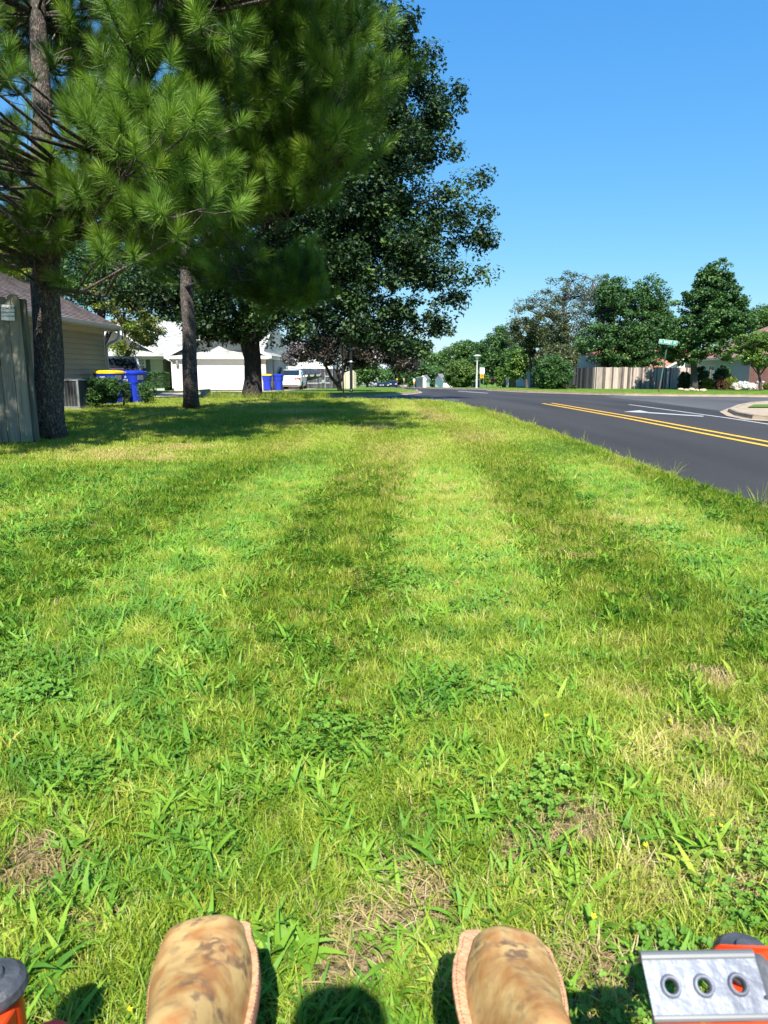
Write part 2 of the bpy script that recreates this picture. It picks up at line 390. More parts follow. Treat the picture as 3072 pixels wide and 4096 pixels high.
# left side street, worn grey
sheet('side_street', [(-60, 24), (2.3, 24), (3.0, 28), (2.9, 33.5), (1.9, 40), (-60, 40)], .004, M['asphalt_old'])
seam = [G(2413, 1587), G(2560, 1603), G(2700, 1621), G(2890, 1646)]
sheet('side_street', seam + [(60, seam[-1][1]-2), (60, seam[0][1]+6), (14, seam[0][1]+4)], .004, M['asphalt_old'])
# far left block
FLk = [G(640, 1577), G(1000, 1586), G(1300, 1590), G(1500, 1588), G(1580, 1583), G(1640, 1577), G(1677, 1572)]
FLb = [G(1670, 1565), (1.75, 52), (1.5, 60), (1.3, 80), (1.0, 112), (-3.5, 145), (-5, 200)]
FLk = [(-60, FLk[0][1]-1)] + FLk
sheet('lawn', FLk + FLb + [(-5, 420), (-220, 420), (-220, FLk[0][1])], .11, M['lawn'])
kerb('kerb', FLk + FLb)
# far right block
FRk = [(60, 31), G(3072, 1590), G(2700, 1586), G(2500, 1583), G(2300, 1577), G(2100, 1570), G(1954, 1563), (8.6, 57.5), (7.3, 66), G(1760, 1555), G(1700, 1553.5), (5.2, 105), (5.6, 200), (6, 420)]
FRk = FRk[::-1]
sheet('lawn', FRk + [(60, 20+11), (300, 31), (300, 420)], .11, M['lawn'])
kerb('kerb', FRk)
# near right corner
NRc = [(9.8, -20), (9.7, 12), G(3010, 1680), G(2945, 1666), G(2912, 1650), G(2945, 1635), G(3000, 1623), G(3072, 1618), (60, G(3072, 1618)[1]-.5)]
NRc = [(p[0], p[1]) for p in NRc]
sheet('pavement', NRc + [(60, -20)], .10, M['concrete'])
kerb('kerb', NRc[::-1])
q0, q1, q2 = on(2990, 1632, .1), on(3030, 1622, .1), on(3200, 1632, .1)
sheet('lawn', [(q0.x, q0.y), (q1.x, q1.y+.2), (60, q1.y-.4), (60, -20), (q2.x, -20), (q2.x, q2.y)], .125, M['lawn'])
# driveway and house walk
sheet('driveway', [G(600, 1600), G(1000, 1592), G(1010, 1586), (-8.9, 47.9), (-14.2, 47.9), G(640, 1584)], .118, M['concrete2'])
sheet('driveway', [(-8.8, 41), (-7.6, 41), (-5.2, 58), (-8.8, 58)], .122, M['concrete2'])
sheet('pavement', [(6.4, 200), (5.9, 200), (6.0, 120), (7.6, 120), (8.8, 330), (7.2, 330)], .13, M['concrete'])
# painted markings
def strip(name, a, b, w, mat, dz=.005):
    a = Vector(a[:2]); b = Vector(b[:2]); t = (b-a).normalized(); n = Vector((-t.y, t.x))*w/2
    return sheet(name, [tuple(a+n), tuple(b+n), tuple(b-n), tuple(a-n)], dz, mat)
def extend(a, b, k): a = Vector(a); b = Vector(b); return tuple(b+(b-a)*k)
ya, yb = G(2170, 1614), G(3072, 1785); strip('road_marking', ya, extend(ya, yb, 1.2), .11, M['yellow'])
ya, yb = G(2207, 1613), G(3072, 1768); strip('road_marking', ya, extend(ya, yb, 1.2), .11, M['yellow'])
ya, yb = G(2516, 1618.5), G(3072, 1697); strip('road_marking', ya, extend(ya, yb, 1.2), .10, M['white_line'])
ya, yb = G(1832, 1564.5), G(1950, 1573); strip('road_marking', ya, yb, .3, M['white_line'])
sheet('road_marking', [G(2494, 1648), G(2558, 1641.5), G(2596, 1649.5), G(2815, 1664.5), G(2812, 1667.5), G(2596, 1653.5), G(2588, 1652.5)], .006, M['white_line'])

# ------------------------------------------------------------------ foliage generators
T_OAK = np.array([(0, 0, 0), (-.03, .1, 0), (-.22, .25, .02), (-.1, .42, 0), (-.34, .62, .03), (-.12, .72, .0), (0, 1, -.03), (.12, .72, 0), (.34, .62, .03), (.1, .42, 0), (.22, .25, .02), (.03, .1, 0)])
F_OAK = [(0, 1, 11), (1, 2, 3), (1, 3, 11), (3, 9, 11), (9, 10, 11), (3, 4, 5), (3, 5, 9), (5, 7, 9), (7, 8, 9), (5, 6, 7)]
T_OV = np.array([(0, 0, 0), (-.3, .35, .06), (0, .45, 0), (.3, .35, .06), (0, 1, -.05)])
F_OV = [(0, 1, 2), (0, 2, 3), (1, 4, 2), (2, 4, 3)]
T_NAR = np.array([(0, 0, 0), (-.12, .4, .02), (.12, .4, .02), (0, 1, -.05)])
F_NAR = [(0, 1, 2), (1, 3, 2)]
TM = {'oak': (T_OAK, F_OAK), 'ovate': (T_OV, F_OV), 'narrow': (T_NAR, F_NAR)}
def basis(nrm, rng):
    n = nrm/np.linalg.norm(nrm, axis=1, keepdims=True)
    r = rng.normal(size=n.shape); t = r - n*np.sum(r*n, axis=1, keepdims=True); t /= np.linalg.norm(t, axis=1, keepdims=True)
    return np.cross(t, n), t, n
def leaves(C, size, kind, rng, up=.6, out=None):
    tv, tf = TM[kind]; N = len(C)
    nrm = rng.normal(size=(N, 3)); nrm[:, 2] = np.abs(nrm[:, 2])+up
    if out is not None: nrm += out
    x, y, z = basis(nrm, rng)
    s = size*(.65+.7*rng.random(N))
    V = C[:, None, :] + s[:, None, None]*(tv[None, :, 0:1]*x[:, None, :] + (tv[None, :, 1:2]-.3)*y[:, None, :] + tv[None, :, 2:3]*z[:, None, :])
    F = np.array(tf)[None] + (np.arange(N)*len(tv))[:, None, None]
    return V.reshape(-1, 3), F.reshape(-1, 3), len(tv)
def sample_ell(ells, n, rng, shell=.35):
    w = np.array([e[3]*e[4]*e[5] for e in ells])**.67; w /= w.sum()
    idx = rng.choice(len(ells), n, p=w); E = np.array(ells)[idx]
    d = rng.normal(size=(n, 3)); d /= np.linalg.norm(d, axis=1, keepdims=True)
    r = rng.random(n)**shell
    return E[:, :3] + d*r[:, None]*E[:, 3:6], d
def broadleaf(name, label, base, trunk, ells, mat, bark, nclump=120, per=120, leaf=.1, rc=.5, kind='ovate', seed=1, cat='tree', group=None, tr=.2, flat=.6, shell=.35, limbs=14, trunks=None, up=.6, crown_name='crown', density_cut=None):
    rng = np.random.default_rng(seed); rr = random.Random(seed)
    t = thing(name, label, cat, base, group=group)
    C, d = sample_ell(ells, nclump, rng, shell)
    if density_cut is not None: k = density_cut(C); C = C[k]; d = d[k]
    n = len(C)
    cr = rc*(.6+.8*rng.random(n)); cnt = per
    off = rng.normal(size=(n, cnt, 3)); off /= np.maximum(1e-6, np.linalg.norm(off, axis=2, keepdims=True)); off *= (rng.random((n, cnt, 1))**.45)
    off[:, :, 2] *= flat
    P = (C[:, None, :] + off*cr[:, None, None]).reshape(-1, 3)
    outv = off.reshape(-1, 3)*1.0
    ti = (np.repeat(rng.random(n)*.5, cnt) + rng.random(n*cnt)*.5)
    V, F, k = leaves(P, leaf, kind, rng, up, outv)
    npmesh(crown_name, V, F, mat, t, np.repeat(ti, k))
    mb = MB()
    tops = []
    for path in (trunks or [trunk]):
        if not path: continue
        mb.tube([p for p, _ in path], [r for _, r in path], 12, True, .12)
        tops.append(path)
    if tops:
        for i in range(limbs):
            path = tops[i % len(tops)]
            j = rr.randrange(max(1, len(path)//2), len(path)); p0 = Vector(path[j][0]); r0 = min(path[j][1], tr)*.55
            c = Vector(C[rr.randrange(n)])
            for _ in range(12):
                if c.z > p0.z-.2: break
                c = Vector(C[rr.randrange(n)])
            m1 = p0.lerp(c, .35)+Vector((rr.uniform(-.2, .2), rr.uniform(-.2, .2), rr.uniform(.0, .35)))*(c-p0).length*.25
            m2 = p0.lerp(c, .7)+Vector((rr.uniform(-.1, .1), rr.uniform(-.1, .1), rr.uniform(.0, .2)))*(c-p0).length*.2
            mb.tube([p0, m1, m2, c], [r0, r0*.65, r0*.35, .012], 6)
            for q in range(2):
                c2 = Vector(C[rr.randrange(n)])
                if (c2-m2).length < (c-p0).length*.8: mb.tube([m2, m2.lerp(c2, .5)+Vector((0, 0, .1)), c2], [r0*.3, r0*.18, .008], 5)
        build('trunk', mb, bark, t, smooth=True)
    return t
M['oak_leaf'] = leafmat('oak_leaf', [(.010, .026, .010), (.016, .042, .014), (.03, .07, .02), (.12, .2, .04)], .12, .5, .3)
M['bark_dark'] = barkmat('bark_dark', (.10, .08, .065), (.02, .016, .013), 11)
M['bark_pine'] = barkmat('bark_pine', (.27, .19, .14), (.045, .032, .025), 10, .4, 1.0)
M['bark_grey'] = barkmat('bark_grey', (.16, .13, .10), (.06, .05, .04), 14)
M['needle'] = leafmat('pine_needle', [(.04, .095, .012), (.10, .20, .02), (.19, .33, .03), (.38, .45, .06)], .18, .45, .4, .9)

# pine: tufts of long needles at the end of twigs
def needle_tuft(rng, n=250, L=.165, w=.0042):
    ph = rng.random(n)*2*np.pi; tilt = np.radians(rng.uniform(18, 105, n)); s = rng.random(n)
    tilt = np.radians(10+ (1-s)*95*rng.uniform(.6, 1.2, n))
    d = np.stack([np.sin(tilt)*np.cos(ph), np.sin(tilt)*np.sin(ph), np.cos(tilt)], 1)
    b = np.stack([np.zeros(n), np.zeros(n), -.02+s*.15], 1)
    ln = L*rng.uniform(.88, 1.08, n)
    tip = b + d*ln[:, None]; tip[:, :] += rng.normal(size=(n, 3))*.008
    side = np.cross(d, rng.normal(size=(n, 3))); side /= np.linalg.norm(side, axis=1, keepdims=True)
    V = np.stack([b-side*w/2, b+side*w/2, tip], 1)
    ti = .1+.35*s+.15*rng.random(n)
    return V.reshape(-1, 3), np.repeat(ti, 3)
def pine_crown(parent, tufts, seed, scale=1.0, n=250, w=.0042):
    rng = np.random.default_rng(seed); tm = [needle_tuft(rng, n, .17, w) for _ in range(6)]
    Vs, Ts = [], []
    for i, (p, d, s) in enumerate(tufts):
        V, T = tm[i % 6]; z = np.array(d, dtype=float); z /= np.linalg.norm(z)
        x = np.cross(z, rng.normal(size=3)); x /= np.linalg.norm(x); y = np.cross(z, x)
        Vs.append(np.array(p)+s*scale*(V[:, 0:1]*x+V[:, 1:2]*y+V[:, 2:3]*z)); Ts.append(T+rng.uniform(-.12, .3)*1.0)
    V = np.concatenate(Vs); T = np.concatenate(Ts)
    return npmesh('crown', V, np.arange(len(V)).reshape(-1, 3), M['needle'], parent, T)
def inside(poly, u, v):
    c = False; n = len(poly)
    for i in range(n):
        x1, y1 = poly[i]; x2, y2 = poly[(i+1) % n]
        if (y1 > v) != (y2 > v) and u < (x2-x1)*(v-y1)/(y2-y1)+x1: c = not c
    return c
def proj(p):
    d = Vector(p)-Vector((0, 0, EYE)); f = d.y*cp - d.z*sp_; upc = d.y*sp_ + d.z*cp
    return 1536+FPX*d.x/f, 2048-FPX*upc/f
def pine(name, label, base, trunks, regions, seed, tuft_scale=1.0, nsub=5, n=250, w=.0042):
    """regions: (silhouette seen from the lawn, near depth, far depth, number of boughs) -> boughs filling that volume"""
    rr = random.Random(seed)
    t = thing(name, label, 'tree', base); mb = MB(); tufts = []
    for path in trunks: mb.tube([p for p, _ in path], [r for _, r in path], 14, True, .10)
    nodes = [(Vector(p), r) for path in trunks for p, r in path[1:]]
    for poly, y0, y1, cnt in regions:
        us = [p[0] for p in poly]; vs = [p[1] for p in poly]; got = 0; tries = 0
        while got < cnt and tries < cnt*30:
            tries += 1
            u, v = rr.uniform(min(us), max(us)), rr.uniform(min(vs), max(vs))
            if not inside(poly, u, v): continue
            got += 1
            Y = rr.uniform(y0, y1); e = at(u, v, Y)
            # nearest trunk node below or level
            best = min(nodes, key=lambda q: (q[0]-e).length + max(0, q[0].z-e.z+.3)*1.5)
            p0, r0 = best; L = (e-p0).length
            if L < .3: L = .3
            m = p0.lerp(e, .5)+Vector((rr.uniform(-.1, .1), rr.uniform(-.1, .1), rr.uniform(-.15, .05)))*L
            rb = min(r0*.45, .012+.008*L, .034)
            mb.tube([p0, m, e], [rb, rb*.6, .007], 6)
            od = (e-m).normalized()
            for k in range(nsub):
                f = rr.uniform(.45, 1.0); q = m.lerp(e, f)
                dv = (od*.5+Vector((rr.gauss(0, .7), rr.gauss(0, .7), rr.gauss(.25, .5)))).normalized()
                tip = q+dv*rr.uniform(.15, .6)
                if k == 0: tip = e
                tv = (dv+Vector((0, 0, .75))).normalized()
                mb.tube([q, q.lerp(tip, .5)-Vector((0, 0, .03)), tip, tip+tv*.1], [.008, .006, .005, .003], 4)
                tufts.append((tip, tv, rr.uniform(.8, 1.25)*tuft_scale))
    pine_crown(t, tufts, seed, 1.0, n, w)
    build('trunk', mb, M['bark_pine'], t, smooth=True)
    return t

def P(u, v, Y): return at(u, v, Y)
# pine A, beside the plank fence
bA = on(196, 1755)
trA = [(Vector((bA.x, bA.y, -.05)), .30), (P(198, 1700, 10.6), .225), (P(196, 1600, 10.6), .205), (P(196, 1450, 10.6), .20), (P(190, 1300, 10.6), .19), (P(182, 1150, 10.6), .19), (P(190, 1000, 10.7), .17),
       (P(165, 780, 10.8), .145), (P(165, 620, 10.8), .14), (P(172, 450, 10.9), .125), (P(160, 250, 11), .12), (P(150, 60, 11), .11), (P(160, -200, 11.2), .09), (P(170, -600, 11.4), .05)]
trA2 = [(P(185, 1150, 10.55), .15), (P(165, 1060, 10.45), .13), (P(195, 970, 10.35), .11), (P(300, 930, 10.2), .10), (P(345, 860, 10.2), .095), (P(300, 790, 10.3), .095)]
trA3 = [(P(180, 960, 10.6), .13), (P(260, 850, 10.3), .12), (P(340, 740, 10.1), .115), (P(430, 630, 10), .11), (P(490, 530, 10), .10), (P(560, 350, 10), .10), (P(600, 200, 10), .09), (P(640, 20, 10), .08), (P(690, -300, 10), .05)]
trA4 = [(P(150, 760, 10.8), .10), (P(90, 650, 10.9), .09), (P(0, 500, 11), .08), (P(-120, 380, 11), .06)]
trA5 = [(P(150, 720, 10.8), .09), (P(60, 640, 10.5), .08), (P(-60, 560, 10.4), .06)]
trA6 = [(P(560, 360, 10), .07), (P(690, 120, 9.6), .06), (P(800, 60, 9.3), .05)]
regA = [([(-150, -200), (420, -200), (420, 280), (330, 260), (220, 420), (-150, 420)], 10.9, 13.5, 62), ([(420, -200), (900, -200), (860, 60), (700, 260), (560, 300), (430, 280)], 8.6, 12.5, 44),
        ([(-150, 560), (90, 560), (110, 760), (-150, 780)], 9.5, 11.6, 9), ([(-150, 880), (60, 860), (330, 700), (520, 640), (560, 900), (480, 1000), (350, 1020), (-150, 1030)], 8.8, 11.6, 36),
        ([(330, 420), (760, 400), (900, 600), (880, 1000), (560, 960), (420, 640)], 8.0, 11, 56),
        ([(250, 260), (560, 280), (600, 700), (250, 620)], 10.5, 13, 18),
        ([(-1500, -1500), (500, -1500), (500, -250), (-300, -230), (-200, 700), (-1400, 700)], 7.6, 12.0, 70), ([(400, -250), (1400, -250), (1300, -1300), (300, -1300)], 7.5, 12, 60), ([(1300, -260), (1950, -340), (1900, -900), (1300, -900)], 7.6, 10.5, 46), ([(-1150, -60), (-170, -60), (-170, 720), (-1150, 720)], 6.3, 7.6, 46)]  # out-of-view boughs, added to cast shade on the fence and lawn
pine('pine_tree', 'big pine with thick dark scaly trunk beside the weathered plank fence', bA, [trA, trA2, trA3, trA4, trA5, trA6], regA, 11, 1.2, 6)
# pine B, slimmer, between pine A and the oak
bB = on(766, 1634)
trB = [(Vector((bB.x, bB.y, -.05)), .26), (P(764, 1590, 18.9), .20), (P(758, 1450, 18.9), .185), (P(757, 1300, 18.9), .175), (P(745, 1170, 18.9), .15), (P(745, 1000, 18.8), .13), (P(752, 880, 18.6), .12), (P(770, 650, 18.3), .11), (P(790, 400, 18), .10), (P(810, 100, 17.8), .08), (P(820, -300, 17.5), .05)]
trB2 = [(P(752, 870, 18.6), .08), (P(900, 640, 16), .07), (P(1100, 470, 14.5), .05)]
trB3 = [(P(750, 1010, 18.8), .08), (P(900, 900, 16.5), .06), (P(1150, 870, 15), .04)]
trB4 = [(P(780, 560, 18.2), .08), (P(850, 300, 15), .07), (P(930, 0, 13), .05)]
trB5 = [(P(748, 1150, 18.8), .06), (P(900, 1090, 17.5), .05), (P(1080, 1120, 16.5), .035)]
regB = [([(700, -200), (1500, -200), (1470, 60), (1560, 180), (1530, 400), (1470, 520), (1390, 640), (1240, 700), (700, 620)], 10.5, 16, 160),
        ([(600, 520), (1420, 560), (1360, 680), (1230, 820), (1020, 900), (640, 900)], 11, 17, 84),
        ([(790, 880), (1000, 900), (1030, 1080), (900, 1180), (800, 1100)], 15, 19, 16), ([(480, 880), (720, 900), (700, 1080), (520, 1060)], 14, 18, 10),
        ([(960, 1110), (1080, 1100), (1260, 1050), (1310, 1120), (1250, 1190), (1150, 1220), (1000, 1180)], 15.2, 17, 26),
        ([(700, -1400), (1400, -1200), (1480, -250), (650, -250)], 10.5, 16, 90)]
pine('pine_tree', 'slimmer pine with straight reddish trunk between the fence pine and the dark oak', bB, [trB, trB2, trB3, trB4, trB5], regB, 12, 1.45, 6)

# oak
bO = on(1010, 1600)
Y0 = bO.y
def O(u, v, dy=0): return at(u, v, Y0+dy)
trO = [(Vector((bO.x, bO.y, hz(bO.y)-.05)), .50), (O(1010, 1585), .42), (O(1012, 1520), .33), (O(1010, 1440), .32), (O(1000, 1380), .36), (O(1010, 1200, .3), .30), (O(1050, 950, .3), .25), (O(1100, 650, .5), .18), (O(1150, 300, .5), .1)]
def oe(u, v, dy, ru, rv, ry): c = O(u, v, dy); k = Y0/FPX; return (c.x, c.y, c.z, ru*k, ry, rv*k)
ellO = [oe(1130, 620, 0, 540, 470, 4.6), oe(1430, 640, 0, 270, 300, 3.0), oe(1440, 400, 0, 200, 300, 2.6), oe(1540, 230, 0, 110, 170, 1.4), oe(1440, 1040, 0, 300, 240, 3.2), oe(1770, 850, 0, 150, 75, 1.2),
        oe(1660, 1000, 0, 170, 80, 1.6), oe(1760, 1110, 0, 150, 60, 1.2), oe(1640, 1260, 0, 130, 60, 1.3), oe(1000, 1120, .5, 480, 180, 4), oe(640, 1100, .5, 300, 150, 3), oe(1250, 1280, 0, 380, 110, 3), oe(860, 1300, -.5, 150, 70, 1.6),
        oe(1640, 60, 0, 34, 50, .5), oe(1600, 160, 0, 60, 60, .6), oe(1700, 230, 0, 60, 40, .7), oe(1690, 340, 0, 90, 60, 1), oe(1830, 390, 0, 50, 45, .6), oe(1750, 460, 0, 80, 50, .9), oe(1700, 600, 0, 110, 60, 1.2), oe(1820, 620, 0, 60, 40, .7),
        oe(1880, 710, 0, 70, 34, .7), oe(1950, 850, 0, 48, 30, .5), oe(1890, 960, 0, 90, 34, .8), oe(1920, 1090, 0, 46, 30, .5), oe(1800, 1190, 0, 60, 40, .7), oe(1740, 1310, 0, 60, 45, .7), oe(1660, 1400, 0, 70, 34, .8), oe(1580, 1370, 0, 110, 50, 1.2)]
broadleaf('oak_tree', 'huge dark oak with broad crown and thick black trunk beside the driveway lawn', bO, trO, ellO, M['oak_leaf'], M['bark_dark'], 2300, 78, .165, .48, 'oak', 5, limbs=46, tr=.3, flat=.8, shell=.4)

# ------------------------------------------------------------------ other trees
M['leaf_yg'] = leafmat('leaf_yellow_green', [(.05, .10, .012), (.12, .19, .02), (.22, .27, .03), (.35, .25, .06)], .3)
M['leaf_mid'] = leafmat('leaf_mid', [(.03, .075, .015), (.055, .125, .025), (.09, .18, .035), (.15, .25, .06)], .25)
M['leaf_dark'] = leafmat('leaf_dark', [(.018, .048, .012), (.036, .092, .022), (.065, .15, .034), (.15, .25, .08)], .2, .5, .28)
M['leaf_olive'] = leafmat('leaf_olive', [(.03, .045, .014), (.06, .085, .025), (.10, .12, .045), (.17, .16, .08)], .2)
M['leaf_purple'] = leafmat('leaf_purple', [(.018, .012, .012), (.04, .028, .024), (.075, .055, .045), (.13, .105, .085)], .12, .45, .5)
M['leaf_lime'] = leafmat('leaf_lime', [(.03, .08, .01), (.07, .15, .018), (.12, .22, .03), (.22, .3, .05)], .25)
M['leaf_hedge'] = leafmat('leaf_hedge', [(.015, .04, .01), (.03, .075, .015), (.05, .12, .02), (.09, .19, .035)], .15, .55, .25)
M['leaf_bush'] = leafmat('leaf_bush', [(.035, .08, .015), (.06, .125, .025), (.11, .185, .035), (.2, .26, .06)], .22, .5, .3)
M['leaf_red'] = leafmat('leaf_red', [(.05, .03, .015), (.12, .05, .03), (.16, .08, .03), (.2, .16, .04)], .2)
M['petal'] = leafmat('petal_white', [(.3, .32, .2), (.7, .7, .62), (.8, .8, .75), (.85, .85, .8)], .2)
def E(u, v, Y, ru, rv, ry=None):
    c = at(u, v, Y); k = Y/FPX; return (c.x, c.y, c.z, ru*k, ry if ry else ru*k, rv*k)
def ground_at(u, Y): return Vector((xat(u, Y), Y, hz(Y)+.1))
def tk(u, Y, vt, r, lean=0, vb=None):
    b = ground_at(u, Y); b.z -= .1; tp = at(u+lean, vt, Y)
    return [(b, r*1.25), (b.lerp(tp, .12), r), (b.lerp(tp, .5)+Vector((r*.3, 0, 0)), r*.85), (tp, r*.6), (tp+Vector((0, 0, 1.2)), r*.35)]
def tree(name, label, u, Y, vt, r, ells, mat, bark='bark_grey', **k):
    return broadleaf(name, label, ground_at(u, Y), tk(u, Y, vt, r, k.pop('lean', 0)), ells, M[mat], M[bark], tr=r, **k)
tree('maple_tree', 'small yellow-green tree drooping over the dark car past the grey house corner', 500, 33, 1330, .11, [E(560, 1290, 33, 70, 85, 1.2), E(490, 1200, 33, 90, 110, 1.5), E(500, 1400, 32, 45, 40, .7), E(590, 1340, 32, 70, 40, .9), E(440, 1120, 34, 60, 90, 1.2)], 'leaf_yg', nclump=130, per=90, leaf=.12, rc=.33, seed=21, flat=.55)
tree('shade_tree', 'dark leafy tree rising behind the grey house roof', 400, 37, 1250, .2, [E(430, 1090, 37, 260, 120, 3), E(180, 1020, 38, 260, 150, 3), E(560, 1150, 37, 120, 60, 2), E(330, 1180, 37, 150, 70, 2)], 'leaf_dark', nclump=330, per=100, leaf=.16, rc=.6, seed=22, kind='oak')
tree('sapling_tree', 'thin light green tree seen at the far left edge behind the plank fence', 20, 26, 1300, .08, [E(30, 1000, 26, 110, 90, 1.3), E(-40, 1080, 26, 110, 110, 1.3), E(90, 1120, 26, 60, 60, 1)], 'leaf_yg', nclump=90, per=80, leaf=.11, rc=.4, seed=23)
tree('birch_tree', 'feathery tall tree rising behind the white shingle roof', 690, 80, 1330, .16, [E(690, 1260, 80, 60, 70, 1.6), E(655, 1290, 80, 40, 50, 1.4), E(740, 1285, 80, 40, 45, 1.4)], 'leaf_mid', nclump=110, per=70, leaf=.2, rc=.55, seed=24, kind='narrow', flat=1.6)
# plum tree over the boat
b = ground_at(1358, 47)
plum = [[(ground_at(1362, 47)-Vector((0, 0, .15)), .17), (P(1358, 1530, 47), .14), (P(1372, 1490, 47), .11), (P(1390, 1430, 47), .08), (P(1400, 1380, 47), .05)],
        [(P(1356, 1545, 47), .13), (P(1325, 1510, 47), .10), (P(1302, 1460, 46.5), .08), (P(1270, 1420, 46), .05)],
        [(P(1360, 1530, 47), .08), (P(1348, 1490, 47), .07), (P(1352, 1440, 47), .05)]]
broadleaf('plum_tree', 'purple-leaved plum tree with forked leaning trunk over the covered boat', b, None, [E(1260, 1400, 46.5, 100, 55, 1.8), E(1390, 1410, 47, 140, 60, 2.2), E(1500, 1420, 47, 120, 55, 1.8), E(1590, 1440, 47, 90, 42, 1.2), E(1190, 1420, 46, 60, 35, 1), E(1640, 1470, 47, 40, 28, .6), E(1420, 1360, 47, 200, 50, 2)], M['leaf_purple'], M['bark_dark'], 360, 80, .15, .42, 'ovate', 25, trunks=plum, tr=.09, limbs=26, flat=.7)
# right side
tree('linden_tree', 'dense dark cone-shaped tree in a stone ring on the corner lawn', 2762, 53.6, 1300, .24, [E(2790, 1400, 53.6, 150, 62, 2.7), E(2820, 1310, 53.6, 165, 80, 2.9), E(2830, 1220, 53.6, 125, 80, 2.3), E(2850, 1140, 53.6, 80, 70, 1.5), E(2872, 1080, 53.6, 52, 62, .9), E(2870, 1170, 53.6, 100, 75, 1.7), E(2890, 1270, 53.6, 115, 90, 2), E(2930, 1240, 53.6, 75, 70, 1.4), E(2700, 1370, 53.6, 60, 60, 1.4), E(2960, 1310, 53.6, 50, 60, 1)], 'leaf_dark', nclump=640, per=80, leaf=.19, rc=.42, seed=26, limbs=24)
mt = [[(ground_at(2425, 66)-Vector((0, 0, .2)), .45), (P(2420, 1490, 66), .38), (P(2420, 1400, 66), .30), (P(2400, 1250, 66), .18)],
      [(P(2425, 1500, 66), .25), (P(2480, 1420, 66), .22), (P(2540, 1330, 66), .12)], [(P(2420, 1460, 66), .22), (P(2450, 1330, 66), .18), (P(2460, 1200, 66), .1)]]
broadleaf('elm_tree', 'wide dark green multi-trunked tree behind the weathered picket fence', ground_at(2425, 66), None, [E(2520, 1280, 66, 150, 120, 3.6), E(2590, 1190, 66, 70, 80, 2), E(2470, 1210, 66, 90, 90, 2.5), E(2480, 1370, 65, 170, 80, 3.6), E(2600, 1360, 65, 90, 110, 2.5), E(2620, 1260, 66, 60, 80, 2), E(2530, 1430, 64, 120, 50, 2.5), E(2440, 1150, 66, 40, 50, 1)], M['leaf_dark'], M['bark_dark'], 620, 80, .2, .55, 'ovate', 27, trunks=mt, tr=.2, limbs=30)
st = [[(ground_at(2310, 70)-Vector((0, 0, .2)), .30), (P(2298, 1450, 70), .26), (P(2270, 1380, 70), .24), (P(2262, 1300, 70), .2), (P(2250, 1200, 70), .12), (P(2290, 1120, 70), .06)],
      [(P(2264, 1330, 70), .14), (P(2200, 1270, 70), .1), (P(2110, 1240, 70), .05)], [(P(2420, 1440, 68), .2), (P(2400, 1320, 69), .16), (P(2380, 1200, 70), .1), (P(2370, 1120, 70), .05)]]
broadleaf('ash_tree', 'thin tan-brown half-bare tree with leaning trunk left of the wide dark tree', ground_at(2310, 70), None, [E(2240, 1230, 70, 130, 80, 3.6), E(2130, 1250, 70, 80, 70, 2.5), E(2270, 1140, 70, 70, 50, 2), E(2390, 1180, 70, 90, 80, 2.5), E(2200, 1330, 70, 150, 60, 3.4), E(2350, 1330, 70, 110, 90, 2.5)], M['leaf_olive'], M['bark_grey'], 330, 60, .17, .6, 'ovate', 28, trunks=st, tr=.12, limbs=60)
tree('holly_tree', 'olive green tree between the maple and the half-bare tree', 2120, 74, 1430, .2, [E(2110, 1330, 74, 90, 60, 2.5), E(2180, 1370, 74, 90, 70, 2.5), E(2230, 1420, 72, 60, 50, 2)], 'leaf_olive', nclump=220, per=80, leaf=.2, rc=.5, seed=29)
tree('maple_tree', 'large dark green maple behind the small upright cedar', 2010, 108, 1480, .3, [E(1990, 1410, 108, 90, 75, 3.6), E(1960, 1460, 108, 90, 60, 3.4), E(2010, 1350, 108, 55, 50, 2.5), E(2060, 1440, 106, 60, 60, 3)], 'leaf_dark', nclump=330, per=80, leaf=.3, rc=.8, seed=30)
tree('poplar_tree', 'mid green rounded tree rising behind the big round bush', 1850, 135, 1480, .3, [E(1830, 1430, 135, 70, 60, 3.6), E(1800, 1470, 135, 50, 50, 3), E(1880, 1430, 134, 50, 60, 3), E(1860, 1395, 135, 55, 28, 2.5)], 'leaf_mid', nclump=260, per=80, leaf=.34, rc=.9, seed=31)
